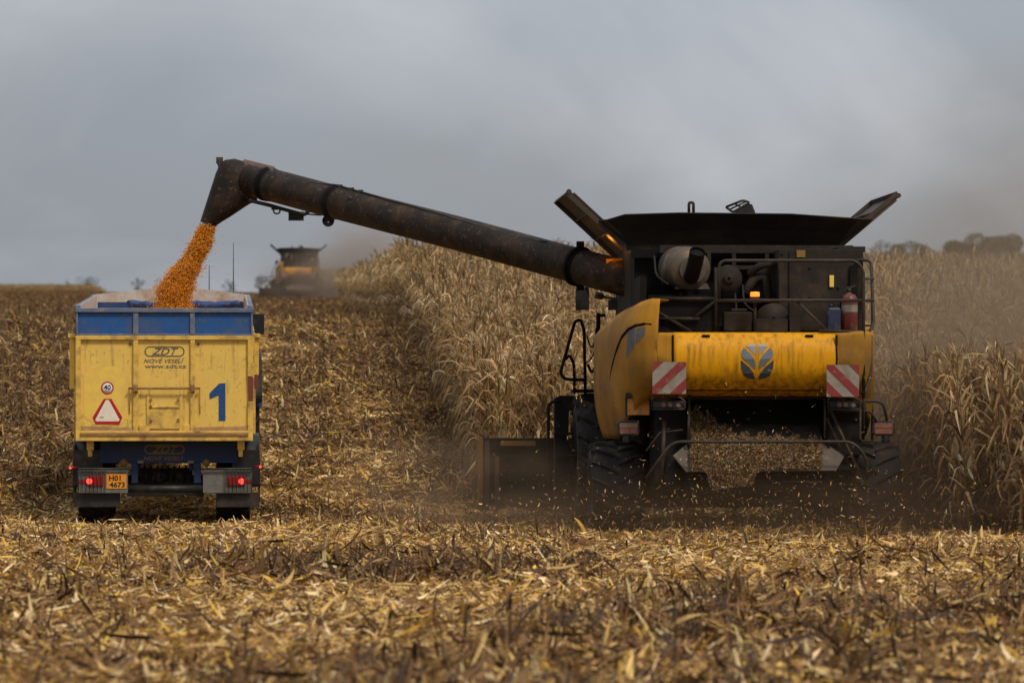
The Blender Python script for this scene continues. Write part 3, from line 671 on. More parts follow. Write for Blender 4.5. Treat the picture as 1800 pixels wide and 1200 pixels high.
    hr.bend([L(1531, 590, .45), L(1531, 660, .35), L(1520, 690, .22), L(1514, 690, .2)], .02, 8, .1); hr.tube([L(1533, 470, .9), L(1533, 775, .8)], .016); hr.tube([L(1518, 690, .2), L(1518, 775, .6)], .016)
    hr.tube([L(1440, 581, .12), L(1515, 583, .2)], .016)
    bld(hr, 'guard_rail', M['tube'])
    # ---- beacons
    b = MB(); b.tube([L(1327, 583, .5), L(1327, 528, .5)], .02); b.lathe([(0, .08), (.03, .08), (.06, .05)], 'z', 16, L(1327, 532, .5)); bc = bld(b, 'beacon', M['deck'])
    q = MB(); q.lathe([(0, .058), (.03, .06), (.055, .056), (.06, .01)], 'z', 16, L(1327, 521, .5)); q.build('lens', M['beacon'], bc)
    b = MB(); b.span(L(1078, 454, 4.0), L(1107, 466, 4.2)); bc = bld(b, 'beacon', M['yellowd'])
    q = MB(); q.span(L(1066, 455, 4.05), L(1076, 466, 4.2)); q.build('lens', M['beacon2'], bc)
    ld = bpy.data.lights.new('beacon_light', 'POINT'); ld.energy = 2.6; ld.color = (1, .38, .04); ld.shadow_soft_size = .06
    lo = bpy.data.objects.new('beacon_light', ld); COL.objects.link(lo); lo.parent = bc; lo.location = L(1066, 426, 3.9)
    # ---- grain tank, rear extension and side flaps
    t0, t1 = 2.7, 5.3
    B = [L(1108, 432, t0), L(1472, 432, t0)]; zt = B[0].z
    g = MB(); g.span((B[0].x, t0 + .02, 2.5), (B[1].x, t1, zt)); g.box(((B[0].x + B[1].x) / 2, t0, zt - .02), (2.85, .06, .07))
    tank = bld(g, 'grain_tank', M['dark'])
    tp = [L(1068, 386, t0 - .35), L(1098, 377, t0 - .35), L(1195, 374, t0 - .35), L(1390, 376, t0 - .35), L(1508, 384, t0 - .35)]
    bt = [L(1112, 434, t0), L(1130, 434, t0), L(1180, 434, t0), L(1400, 434, t0), L(1470, 434, t0)]
    g = MB(); g.grid([bt, [a.lerp(b, .5) + Vector((0, .02, 0)) for a, b in zip(bt, tp)], tp], False)
    g.grid([[p + Vector((0, .0, 0)) for p in tp], [p + Vector((0, .05, -.03)) for p in tp]], False)
    g.add([L(1470, 434, t0), L(1508, 384, t0 - .35), L(1533, 385, t0 - .02)], [(0, 1, 2)]); g.add([L(1112, 434, t0), L(1068, 386, t0 - .35), L(1053, 387, t0 - .02)], [(0, 1, 2)])
    g.build('rear_extension', M['tank'], tank, solid=.015)
    f4 = [L(1108, 434, t0) + Vector((0, 2.6, 0)), L(1470, 434, t0) + Vector((0, 2.6, 0)), L(1505, 384, t0) + Vector((0, 2.9, 0)), L(1070, 384, t0) + Vector((0, 2.9, 0))]
    g = MB(); g.poly(f4, (0, .03, 0)); g.build('front_extension', M['tank'], tank)
    for hp, tip in (((1112, 440), (1000, 337)), ((1470, 436), (1579, 344))):
        a, t_ = L(*hp, t0), L(*tip, t0); sx = 1 if t_.x > 0 else -1
        g = MB(); nrm = Vector((t_.z - a.z, 0, -(t_.x - a.x))).normalized() * .02
        D = Vector((0, 2.5, 0)); g.poly([a, t_, t_ + D, a + D], nrm)
        e = (t_ - a).normalized()
        for k in (0, 1):                                # turned edges
            o_ = D * k; g.poly([a + o_, t_ + o_, t_ + o_ - nrm * 3, a + o_ - nrm * 3], (0, .02 if k else -.02, 0))
        g.poly([t_, t_ + D, t_ + D - nrm * 3, t_ - nrm * 3], e * .02)
        for k in (.33, .66): g.poly([a.lerp(t_, k) + D * 0, a.lerp(t_, k) + D, a.lerp(t_, k) + D - nrm * 2, a.lerp(t_, k) - nrm * 2], e * .02)
        g.tube([t_ - e * .0 + Vector((0, -.03, 0)), t_ + Vector((0, .05, 0))], .035, 8)
        g.tube([a.lerp(t_, .05) + nrm * 1.5, a.lerp(t_, .95) + nrm * 1.5], .012, 6)
        g.build('tank_flap', M['flap'], tank)
    g = MB(); g.bend([L(1211, 375, 3.2), L(1211, 356, 3.2), L(1219, 356, 3.2), L(1219, 375, 3.2)], .02, 8, .05); bld(g, 'lifting_loop', M['tube'])
    g = MB(); pts = [L(1276, 364, 3.3), L(1306, 352, 3.3), L(1318, 356, 3.3), L(1288, 373, 3.3)]
    g.bend(pts + [pts[0]], .016, 6, .03); g.tube([(pts[0] + pts[3]) / 2, (pts[1] + pts[2]) / 2], .012, 6); g.tube([(pts[0] + pts[1]) / 2, (pts[2] + pts[3]) / 2], .012, 6)
    g.poly([L(1292, 374, 3.5), L(1310, 358, 3.5), L(1322, 359, 3.5), L(1328, 374, 3.5)], (0, .3, 0)); bld(g, 'work_lamp_frame', M['plas'])
    # ---- unloading auger (its origin sits on the swing pivot)
    AY0, AY1 = 3.7, 9.6
    def A(px, py, k): return L(px, py, AY0 + (AY1 - AY0) * k)
    piv = A(1150, 505, 0)
    def ax(x): return (1140 - x) / (1140 - 425.)
    def cy_(x): return float(np.interp(x, [425, 480, 600, 800, 1017, 1140], [312, 326, 358, 409, 468, 500]))
    au = MB(); xs = [1140, 1080, 1017, 900, 800, 700, 600, 520, 470, 440]
    au.tube([A(x, cy_(x), ax(x)) for x in xs], [.245, .245, .243, .242, .241, .240, .240, .240, .240, .24], 28)
    au.tube([A(1195, 515, -.05), A(1140, 500, 0)], [.27, .25], 24)
    aug = bld(au, 'unloading_auger', M['auger'], off=piv)
    def sub(mb, name, m, **k):
        o = mb.build(name, m, aug, off=piv, **k); o.location = (0, 0, 0); return o
    for x, e in ((1017, .035), (588, .014), (470, .012)):
        s = MB(); p = A(x, cy_(x), ax(x)); u = (A(x - 20, cy_(x - 20), ax(x - 20)) - p).normalized()
        s.tube([p - u * .03, p + u * .03], .243 + e, 28); s.tube([p - u * .08, p - u * .03], .245 + e * .3, 28)
        if x == 1017: s.box(A(x + 3, cy_(x) - 36, ax(x)), (.1, .12, .12)); s.box(A(x + 3, cy_(x) + 36, ax(x)), (.1, .1, .1))
        sub(s, 'collar', M['darker'])
    s = MB(); rows = []                                # boot: each ring spans the left and right outline at that height
    for (x0, y0, x1, y1, rd) in ((462, 296, 452, 351, .24), (438, 286, 450, 355, .25), (412, 279, 447, 356, .26), (396, 281, 440, 358, .27), (386, 288, 432, 363, .27), (378, 308, 420, 371, .26), (369, 336, 405, 381, .24), (360, 364, 390, 390, .2), (352, 389, 377, 399, .16)):
        a_, b_ = A(x0, y0, 1), A(x1, y1, 1); c = (a_ + b_) / 2; u = (b_ - a_) / 2
        rows.append([c + u * math.copysign(abs(math.cos(t)) ** .8, math.cos(t)) + Vector((0, rd * math.copysign(abs(math.sin(t)) ** .8, math.sin(t)), 0)) for t in np.linspace(0, 2 * math.pi, 33)])
    s.grid(rows); sub(s, 'spout', M['auger'])
    s = MB(); rows = []
    for x in (474, 460, 446, 432, 420):
        c = A(x, cy_(x) - (0 if x > 425 else 1), ax(x)); w0 = .15 + .1 * math.sin(x * 1.3)
        rows.append([c + Vector((.075 * math.cos(a_), -.262 * math.sin(a_), .262 * math.cos(a_))) for a_ in np.linspace(-.5, .75 + w0, 9)])
    s.grid(rows); sub(s, 'wear_patch', M['augerlip'])
    s = MB(); s.tube([A(383, 283, 1), A(398, 290, 1)], .03, 8); s.box(A(386, 282, 1), (.1, .1, .09)); s.box(A(382, 308, 1), (.05, .08, .07)); s.tube([A(382, 285, 1), A(404, 345, 1)], .012, 6); sub(s, 'chute_bracket', M['plas'])
    s = MB(); k = .93
    s.bend([A(437, 352, k), A(478, 362, k), A(492, 366, k), A(536, 378, k), A(545, 368, k)], .028, 8, .05); s.span(A(507, 372, k), A(534, 387, k) + Vector((0, .2, 0)))
    s.bend([A(480, 366, k), A(482, 376, k), A(492, 375, k), A(492, 366, k)], .012, 6, .04); s.box(A(483, 366, k), (.1, .06, .05)); s.tube([A(536, 376, k), A(560, 378, k), A(585, 376, k)], .012, 6)
    sub(s, 'camera_bracket', M['plas'])
    s = MB(); k = .85; s.lathe([(0, .09), (.08, .08), (.14, .02)], 'y', 14, A(577, 388, k)); s.tube([A(574, 376, k), A(577, 390, k)], .025, 8); s.box(A(595, 383, k), (.07, .05, .03)); sub(s, 'work_light', M['plas'])
    s = MB(); pts = []
    for x, o in ((440, .10), (470, .02), (500, .04), (540, .16), (590, .24), (640, .23), (760, .2), (900, .16), (960, .2)):
        p = A(x, cy_(x), ax(x)); th = math.asin(min(.98, o / .25)); pts.append(p + Vector((.05 * 0, -.255 * math.cos(th), .255 * math.sin(th))))
    s.tube(pts, .014, 6)
    for x in (592, 612, 628):
        p = A(x, cy_(x), ax(x)); s.box(p + Vector((.05, -.12, .22)), (.07, .07, .06))
    s.tube([A(613, 350, .73) + Vector((0, -.25, 0)), A(620, 350, .73) + Vector((0, -.27, 0))], .03, 10)
    sub(s, 'cable', M['plas'])
    # ---- warning boards
    for (x0, x1, y0, y1, sg) in ((1147, 1206, 636, 692, 1), (1453, 1510, 641, 697, -1)):
        a, b_ = L(x0, y1, -.06), L(x1, y0, -.06); W_, H_ = b_.x - a.x, b_.z - a.z
        q = MB(); q.span((a.x, -.06, a.z), (b_.x, -.045, b_.z)); bd = bld(q, 'warning_board', M['white'])
        q = MB()
        for c0, c1 in ((0, .32), (.78, 1.12), (1.5, 1.84)):
            pl = [(0, 0), (1, 0), (1, 1), (0, 1)]
            nx, nz = (1, -1) if sg > 0 else (-1, -1); of = 1 if sg > 0 else 2
            pl = clip_poly(pl, nx, nz, c1 - of + (0), True); pl = clip_poly(pl, nx, nz, c0 - of, False) if pl else pl
            if len(pl) > 2: q.poly([(a.x + u * W_, -.0605, a.z + v * H_) for u, v in pl], (0, -.003, 0))
        q.build('stripe', M['red'], bd)
        q = MB(); q.box(((a.x + b_.x) / 2, .02, a.z + .1), (.3, .12, .05)); q.build('bracket', M['darker'], bd)
    # ---- lower rear: straw hood cavity, tray, spreader
    s = MB(); l0, r0 = L(1212, 700, .5).x, L(1452, 700, .5).x
    s.span((l0, 1.3, .75), (r0, 1.36, 1.9)); s.span((l0 - .03, .35, .72), (l0, 1.36, 1.85)); s.span((r0, .35, .72), (r0 + .03, 1.36, 1.85)); s.span((l0, .4, 1.79), (r0, 1.36, 1.82))
    s.span((l0 - .45, .7, .62), (l0 - .12, 1.2, 1.8)); s.span((r0 + .1, .7, .9), (r0 + .45, 1.2, 1.8)); s.span((-1.3, 1.4, .55), (1.3, 4.5, 2.0))
    bld(s, 'straw_hood', M['dark'])
    s = MB()
    s.poly([L(1183, 800, .25), L(1212, 776, .45), L(1446, 776, .45), L(1485, 800, .25), L(1470, 826, .1), L(1206, 828, .1)], (0, .02, -.015))
    s.poly([L(1212, 776, .45), L(1446, 776, .45), L(1440, 745, 1.2), L(1215, 745, 1.2)], (0, 0, -.02))
    tray = bld(s, 'spreader_tray', M['grey'])
    s = MB()
    for px in (1265, 1400):
        c = L(px, 848, .55); s.lathe([(0, .02), (0, .42), (.03, .43), (.03, .40), (.02, .05), (.12, .05), (.12, .01)], 'z', 30, c)
        for k in range(6):
            a = k * math.pi / 3 + .3; s.box(c + Vector((math.cos(a) * .25, math.sin(a) * .25, .06)), (.3, .015, .08), (0, 0, a))
    s.span((l0, .3, .66), (r0, .34, .72)); s.span((l0, .5, .68), (r0, 1.2, .74))
    bld(s, 'chaff_spreader', M['dark'])
    s = MB(); s.bend([L(1136, 840, -.1), L(1182, 776, -.1), L(1500, 776, -.1), L(1525, 806, -.1), L(1524, 842, 0)], .02, 8, .12)
    s.tube([L(1460, 720, .3), L(1512, 835, .1)], .02); s.tube([L(1453, 735, .35), L(1500, 830, .2)], .016); s.tube([L(1212, 700, .4), L(1209, 780, .3)], .016); s.tube([L(1450, 700, .4), L(1450, 770, .3)], .016)
    s.tube([L(1136, 792, .2), L(1160, 760, .3), L(1200, 755, .3)], .012, 6); s.tube([L(1168, 740, .3), L(1163, 850, .3)], .025)
    bld(s, 'guard_bar', M['tube'])
    s = MB(); s.tube([L(1185, 800, .5), L(1183, 858, .45)], [.09, .12], 12); s.span(L(1150, 700, .6), L(1206, 850, .9)); bld(s, 'chopper_side', M['dark'], bevel=.02); s = MB(); s.span(L(1455, 715, .6), L(1508, 800, .9)); bld(s, 'chopper_side', M['dark'], bevel=.02)
    # lamps, number plate
    for x0, x1 in ((1146, 1204), (1456, 1512)):
        s = MB(); s.bend([L(x0, 719, .1), L(x0, 699, .1), L(x0 + 18, 703, .1), L(x1 - 12, 697, .1), L(x1, 704, .1), L(x1, 719, .1), L(x0, 719, .1)], .012, 6, .03)
        s.span(L(x0 + 3, 704, .14), L(x1 - 3, 716, .2)); lm = bld(s, 'rear_light_cluster', M['plas'])
        s = MB()
        for k in (.35, .55, .8): s.lathe([(0, .001), (0, .03)], 'y', 12, L(x0 + (x1 - x0) * k, 711, .135))
        s.build('lens', M['lamp'], lm)
    s = MB(); s.span(L(1103, 701, .55), L(1141, 729, .58)); pl = bld(s, 'number_plate', M['orangeplate'])
    s = MB(); s.span(L(1100, 690, .5), L(1142, 698, .62)); s.span(L(1099, 698, .57), L(1103, 732, .6)); s.build('plate_lamp', M['plas'], pl)
    for cx_, sd in ((1105, -1), (1553, 1)):
        s = MB(); s.poly([L(cx_ - 20, 742, .6), L(cx_ - 14, 738, .6), L(cx_ + 14, 738, .6), L(cx_ + 20, 742, .6), L(cx_ + 20, 760, .6), L(cx_ + 14, 766, .6), L(cx_ - 14, 766, .6), L(cx_ - 20, 760, .6)], (0, .1, 0))
        s.tube([L(cx_ + sd * 4, 764, .65), L(cx_ + sd * 4, 778, .65)], .05, 8); tl_ = bld(s, 'tail_lamp', M['plas'], bevel=.01)
        s = MB(); s.poly([L(cx_ - 16, 743, .595), L(cx_ + 16, 743, .595), L(cx_ + 16, 752, .595), L(cx_ - 16, 752, .595)], (0, -.012, 0)); s.poly([L(cx_ - 16, 753, .595), L(cx_ + 16, 753, .595), L(cx_ + 15, 762, .595), L(cx_ - 15, 762, .595)], (0, -.012, 0)); s.build('lens', M['lamp'], tl_)
    s = MB(); s.bend([L(1462, 705, .5), L(1552, 705, .5), L(1559, 738, .6)], .018, 8, .1); s.bend([L(1470, 722, .5), L(1530, 722, .5), L(1540, 740, .6)], .018, 8, .1); s.bend([L(1512, 705, .3), L(1512, 775, .3), L(1533, 775, .5)], .016, 8, .05); bld(s, 'lamp_guard', M['tube'])
    # ---- running gear
    for sd in (-1, 1):
        wheel('rear_wheel', (sd * 1.66, 1.55, .62), .64, .66, root, 16)
        wheel('front_wheel', (sd * 1.58, 5.4, .93), .95, .72, root, 18)
    s = MB(); s.span((-1.4, 1.4, .5), (1.4, 1.7, .75)); s.span((-1.4, 5.2, .75), (1.4, 5.6, 1.1)); s.span((-.5, 1.6, .7), (.5, 6.2, 1.2)); bld(s, 'axle', M['darker'])
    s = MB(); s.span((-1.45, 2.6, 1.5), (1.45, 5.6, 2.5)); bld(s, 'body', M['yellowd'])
    # ---- cab, mirrors, ladder
    s = MB(); s.span((-.95, 5.75, 1.75), (.95, 7.3, 1.95)); s.span((-.98, 5.75, 3.35), (.98, 7.5, 3.55))
    for x in (-.93, .93):
        for y in (5.8, 7.25): s.span((x - .04, y - .04, 1.9), (x + .04, y + .04, 3.4))
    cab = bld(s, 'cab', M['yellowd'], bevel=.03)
    s = MB(); s.span((-.91, 5.8, 1.95), (.91, 7.24, 3.35)); s.build('window', M['glass'], cab)
    for px in (1024, 1425):
        s = MB(); s.span(L(px - 12, 507, 6.4), L(px + 11, 545, 6.48)); s.tube([L(px, 508, 6.45), L(px + (20 if px < 1200 else -20), 500, 6.3)], .02); bld(s, 'mirror', M['plas'], bevel=.02)
    s = MB(); s.tube([L(1046, 518, 5.4), L(1060, 521, 5.4)], .05, 12); s.tube([L(1060, 521, 5.4), L(1088, 527, 5.2)], .022, 8); s.span(L(1070, 527, 5.2), L(1085, 545, 5.4)); bld(s, 'side_work_light', M['grey'])
    s = MB(); y = 5.0
    s.bend([L(1029, 697, y), L(1027, 580, y), L(1021, 562, y), L(1011, 564, y), L(985, 655, y), L(992, 666, y), L(1029, 668, y)], .022, 8, .08)
    s.bend([L(1010, 692, y), L(1009, 640, y), L(1001, 623, y), L(994, 632, y)], .02, 8, .08)
    s.bend([L(1064, 554, y), L(1052, 555, y), L(1050, 640, y), L(1040, 656, y), L(1033, 640, y)], .02, 8, .05); s.tube([L(1052, 550, y), L(1051, 600, y)], .03)
    s.bend([L(1032, 590, y), L(1036, 605, y), L(1041, 612, y), L(1046, 598, y), L(1048, 575, y)], .01, 6, .05); s.bend([L(1029, 640, y), L(1040, 630, y), L(1046, 615, y)], .01, 6, .05)
    s.span(L(1007, 684, y), L(1054, 690, y + .5)); bld(s, 'ladder_rail', M['darker'])
    s = MB(); y = 5.9
    s.bend([L(964, 862, y), L(964, 712, y), L(972, 705, y), L(985, 705, y)], .022, 8, .06); s.poly([L(975, 700, y), L(985, 695, y), L(1010, 695, y), L(1010, 720, y), L(1000, 722, y), L(998, 880, y), L(975, 880, y)], (0, .25, 0))
    for py in (760, 800, 840): s.span(L(975, py, y - .1), L(1010, py + 4, y + .2))
    bld(s, 'ladder', M['dark'])
    # ---- corn header with its snouts
    hx = 3.12; s = MB()
    s.span((-hx, 7.6, .28), (hx, 7.68, 1.17)); s.span((-hx, 7.5, 1.12), (hx, 7.75, 1.24)); s.span((-hx, 7.5, .25), (hx, 8.4, .33))
    s.lathe([(-hx, .18), (hx, .18)], 'x', 16, (0, 8.1, .62)); s.span((-.7, 5.7, .6), (.7, 7.6, 1.4)); s.span((-hx + .35, 7.52, .45), (-hx + .95, 7.6, 1.0))
    hd = bld(s, 'corn_header', M['dark'])
    for sd in (-1, 1):
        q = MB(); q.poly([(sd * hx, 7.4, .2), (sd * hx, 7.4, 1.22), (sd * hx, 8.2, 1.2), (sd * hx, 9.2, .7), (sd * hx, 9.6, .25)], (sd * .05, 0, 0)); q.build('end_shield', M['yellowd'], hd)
        q = MB(); q.span((sd * (hx - .02), 7.36, .2), (sd * (hx - .09), 7.46, 1.2)); q.span((sd * (hx - .17), 7.42, .2), (sd * (hx - .23), 7.48, .98)); q.build('frame_post', M['flap'], hd)
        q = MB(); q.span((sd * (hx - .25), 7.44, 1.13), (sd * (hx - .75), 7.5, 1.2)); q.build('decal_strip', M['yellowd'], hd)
    for k in range(9):
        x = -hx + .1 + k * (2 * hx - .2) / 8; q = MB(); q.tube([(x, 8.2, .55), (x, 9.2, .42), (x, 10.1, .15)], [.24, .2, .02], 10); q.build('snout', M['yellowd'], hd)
    return root
COMBINE = build_combine()

# fire extinguisher and canister carried on the engine deck
def small_things():
    o = empty('fire_extinguisher', Vector((CX, CY, CZ)) + L(1493, 583, .62)); tag(o, 'red fire extinguisher strapped beside the radiator housing of the nearer combine', 'fire extinguisher')
    h = (L(1493, 514, .62) - L(1493, 583, .62)).z
    b = MB(); b.lathe([(-.02, .001), (-.02, .095), (0, .105), (h * .82, .105), (h * .93, .08), (h * .97, .03), (h, .03), (h, .001)], 'z', 24); b.build('cylinder_body', M['extg'], o)
    b = MB(); b.tube([(0, 0, h), (0, 0, h + .05)], .022, 10); b.box((.02, 0, h + .07), (.14, .03, .025), (0, -.3, 0)); b.bend([(-.02, 0, h + .05), (-.1, 0, h), (-.12, 0, h * .5)], .01, 6, .05); b.build('valve', M['plas'], o)
    b = MB(); b.lathe([(h * .5, .107), (h * .68, .107)], 'z', 24); b.build('instruction_band', M['white'], o)
    c = empty('canister', Vector((CX, CY, CZ)) + L(1465, 583, .6)); tag(c, 'dusty blue canister standing next to the red fire extinguisher', 'canister')
    b = MB(); b.span((-.085, -.1, 0), (.085, .1, .31)); b.build('body', M['blue2'], c, bevel=.03)
    b = MB(); b.tube([(-.03, 0, .31), (-.03, 0, .35)], .03, 10); b.bend([(0, 0, .31), (0, 0, .36), (.07, 0, .36), (.07, 0, .31)], .012, 6, .03); b.build('cap', M['plas'], c)
small_things()

# second combine, far up the rise
def far_combine():
    c = copy_tree(COMBINE, None, skip=('unloading_auger', 'beacon_light', 'beacon'))
    x, y = -.30, 329.0
    p = P(525, 525, y)
    c.location = (p.x, y, float(H(p.x, y)) - .05)
    tag(c, 'distant combine harvester blurred by dust on the rise behind the trailer', 'combine harvester', 'combine harvesters in the corn field')
    return c
FAR = far_combine()

# ================================================================== TRAILER
TX, TY = P(288.5, 700, 60.5).x, 60.5
TZ = -.05
TP = .042
TYAW = .018
TROT = Euler((TP, 0, TYAW)).to_matrix()
def T(px, py, ly=0.):                                 # photo pixel -> trailer-local (pitch undone)
    Y = TY + ly
    for _ in range(3):
        q = P(px, py, Y); v = TROT.inverted() @ Vector((q.x - TX, q.y - TY, q.z - TZ)); Y += ly - v.y
    return v
def Z1(zx, zy, ly=0.): return T(100 + zx / 2.7275, 500 + zy / 2.7275, ly)
def build_trailer():
    root = empty('grain_trailer', (TX, TY, TZ), (TP, 0, TYAW))
    tag(root, 'yellow and blue tipping trailer numbered 1 being filled with corn', 'trailer')
    def bld(mb, name, m, parent=root, **k): return mb.build(name, m, parent, **k)
    LEN = 7.6
    def rect(mb, a, b, y0, y1):                       # a, b in zoom coordinates at depth y0
        p, q = Z1(*a, 0), Z1(*b, 0); mb.span((p.x, y0, p.z), (q.x, y1, q.z)); return mb
    hw = Z1(938, 300).x; zf = Z1(500, 730).z; zy = Z1(500, 247).z; zt = Z1(500, 118).z
    # box
    s = MB()
    for sd in (-1, 1): s.span((sd * hw, .06, zf), (sd * (hw - .05), LEN, zy))
    s.span((-hw, .1, zf), (hw, LEN, zf + .06)); s.span((-hw, LEN - .05, zf), (hw, LEN, zy))
    for sd in (-1, 1):
        for y in np.linspace(.9, LEN - .4, 8): s.span((sd * hw, y - .05, zf), (sd * (hw + .05), y + .05, zy))
    body = bld(s, 'box_body', M['tyel2'], bevel=.006)
    # upper extension
    s = MB(); rect(s, (97, 132), (935, 244), .02, .05)
    for sd in (-1, 1): s.span((sd * hw, .05, zy), (sd * (hw - .04), LEN, zt))
    ext = bld(s, 'upper_extension', M['tblue'])
    s = MB(); rect(s, (90, 113), (940, 134), -.03, .07); rect(s, (365, 134), (391, 240), -.015, .03); rect(s, (638, 134), (662, 240), -.015, .03)
    rect(s, (92, 134), (101, 244), -.015, .03); rect(s, (930, 134), (939, 244), -.015, .03); rect(s, (92, 236), (938, 245), -.01, .03)
    for sd in (-1, 1): s.span((sd * (hw + .01), .05, zt - .02), (sd * (hw - .07), LEN, zt + .05))
    s.build('top_rail', M['tbluerail'], ext, bevel=.006)
    # pale inner lining and gabled headboard
    s = MB(); zg = zt + .05
    s.poly([(-hw, LEN, zf), (hw, LEN, zf), (hw, LEN, zg + .02), (.1, LEN, zg + .16), (-hw, LEN, zg + .02)], (0, .05, 0))
    for sd in (-1, 1): s.poly([(sd * (hw - .06), .15, zf + .1), (sd * (hw - .06), LEN, zf + .1), (sd * (hw - .06), LEN, zg + .01), (sd * (hw - .06), .15, zg + .01)], (-sd * .012, 0, 0))
    bld(s, 'inner_lining', M['inner'])
    s = MB(); s.span((-hw + .1, LEN - .5, zt - .16), (hw - .1, LEN - .42, zt - .04))
    pts = [(x, LEN - 1.3 + .1 * math.sin(x * 9), zt - .06 + .012 * math.sin(x * 7) + .010 * math.sin(x * 31 + 1)) for x in np.linspace(-.65, hw - .14, 26)]
    s.tube(pts, [.05 + .02 * random.random() for k in range(26)], 8); bld(s, 'rolled_tarp', M['tarp'])
    # tailgate
    s = MB(); rect(s, (100, 262), (932, 712), .02, .055); gate = bld(s, 'tailgate', M['tyel'])
    s = MB()
    rect(s, (90, 245), (940, 265), -.03, .05); rect(s, (90, 265), (115, 722), -.03, .05); rect(s, (915, 265), (940, 440), -.03, .05); rect(s, (915, 560), (940, 722), -.03, .05)
    rect(s, (366, 265), (390, 702), -.025, .03); rect(s, (640, 265), (662, 702), -.025, .03); rect(s, (90, 722), (940, 748), -.05, .08)
    rect(s, (114, 700), (916, 712), -.035, .03)
    s.build('frame', M['tyel2'], gate, bevel=.006)
    s = MB(); rect(s, (112, 710), (918, 722), -.07, .03); s.poly([Z1(116, 678, .018), Z1(364, 684, .018), Z1(364, 702, -.03), Z1(116, 702, -.03)], (0, -.004, 0)); s.poly([Z1(664, 684, .018), Z1(914, 678, .018), Z1(914, 702, -.03), Z1(664, 702, -.03)], (0, -.004, 0)); s.build('dirt_ledge', M['rust'], gate)
    s = MB(); s.poly([Z1(916, 440, -.02), Z1(942, 445, -.02), Z1(940, 560, -.02), Z1(918, 555, -.02)], (0, .05, 0)); s.build('bent_post', M['rustred'], gate)
    s = MB()                                            # grain door in the middle
    rect(s, (430, 526), (446, 700), -.005, .02); rect(s, (587, 526), (604, 700), -.005, .02); rect(s, (446, 583), (587, 592), -.012, .02); rect(s, (446, 594), (587, 690), .0, .02)
    rect(s, (395, 672), (432, 700), -.012, .02); rect(s, (605, 672), (638, 700), -.012, .02)
    dr = s.build('grain_door', M['tyel2'], gate, bevel=.004)
    s = MB(); rect(s, (446, 690), (587, 698), -.014, .0); 
    for zx, zy_ in ((450, 553), (580, 553), (452, 650), (582, 648), (450, 583)): s.box(Z1(zx, zy_, -.012), (.035, .02, .03))
    s.build('latch', M['rust'], dr)
    s = MB(); s.tube([Z1(342, 497, -.06), Z1(688, 497, -.06)], .016, 8)
    for zx in (378, 650): s.tube([Z1(zx, 478, -.06), Z1(zx, 516, -.06)], .03, 8); s.box(Z1(zx, 497, -.05), (.06, .08, .08))
    for zx in (346, 684): s.tube([Z1(zx, 497, -.02), Z1(zx + 2, 620, .0)], .006, 6)
    s.build('locking_bar', M['rust'], gate)
    s = MB()
    for zx in (352, 678): s.lathe([(0, .012), (0, .024), (.01, .024)], 'y', 14, Z1(zx, 284, 0))
    s.build('eyelet', M['ink'], gate)
    # writing and signs
    Y = .0165
    def oval(a, b, y, m, par):
        p, q = Z1(*a, y), Z1(*b, y); r = (p.z - q.z) / 2; s = MB(); ring = []
        for k in range(48):
            t = 2 * math.pi * k / 48; cxx = (q.x - r) if math.cos(t) > 0 else (p.x + r); ring.append((cxx + r * math.cos(t), (p.z + q.z) / 2 + r * math.sin(t), math.cos(t), math.sin(t)))
        ring.append(ring[0]); w_ = .016
        s.grid([[(x, y, z) for x, z, c, d in ring], [(x - c * w_, y, z - d * w_) for x, z, c, d in ring]], False); s.build('logo', m, par)
    def tx(body, a, b, y, m, par, **k):
        p, q = Z1(*a, y), Z1(*b, y); text(body, p.x, q.x, q.z, p.z, y, m, par, 'lettering', **k)
    oval((420, 296), (612, 346), Y, M['ink'], gate); tx('ZDT', (455, 304), (583, 338), Y, M['ink'], gate, shear=.35, bold=.015)
    tx('NOV\u00c9 VESEL\u00cd', (416, 352), (610, 376), Y, M['ink'], gate, shear=.3, bold=.012); tx('www.zdt.cz', (421, 382), (620, 401), Y, M['ink'], gate, bold=.012)
    s = MB(); n1 = [(808, 472), (808, 652), (776, 652), (776, 530), (732, 548), (732, 520), (778, 474)]
    s.poly([Z1(x, y, Y) for x, y in n1], (0, -.004, 0)); s.build('number_one', M['blueink'], gate)
    # cleaner panel round the signs
    s = MB(); ring = []
    for k in range(40):
        t = 2 * math.pi * k / 40; ring.append(Z1(240 + 112 * math.copysign(abs(math.cos(t)) ** .45, math.cos(t)), 535 + 135 * math.copysign(abs(math.sin(t)) ** .45, math.sin(t)) + 9 * math.sin(5 * t) + 5 * math.sin(11 * t + 1), .0175))
    s.poly(ring, (0, -.002, 0)); s.build('wiped_patch', M['tyelc'], gate)
    c = Z1(242, 495, .012); s = MB(); s.lathe([(.0, .001), (.0, .082), (.006, .083), (.006, .001)], 'y', 36, c); sg = s.build('speed_sign', M['signwhite'], gate)
    s = MB(); rr = []
    s.grid([[(c.x + r * math.cos(t), c.y - .003, c.z + r * math.sin(t)) for t in np.linspace(0, 2 * math.pi, 37)] for r in (.090, .072)], False); s.build('ring', M['signred'], sg)
    text('40', c.x - .048, c.x + .048, c.z - .028, c.z + .048, c.y - .003, M['black'], sg, 'lettering', bold=.02); text('km/h', c.x - .03, c.x + .03, c.z - .052, c.z - .036, c.y - .003, M['black'], sg, 'lettering')
    s = MB(); s.poly([Z1(x, y, .0135) for x, y in ((225, 547), (261, 547), (314, 636), (300, 669), (186, 669), (171, 636))], (0, -.006, 0)); tr = s.build('slow_vehicle_triangle', M['signred'], gate)
    s = MB(); s.poly([Z1(x, y, .007) for x, y in ((235, 553), (249, 553), (301, 648), (295, 655), (190, 655), (184, 648))], (0, -.002, 0)); s.build('panel', M['signcream'], tr)
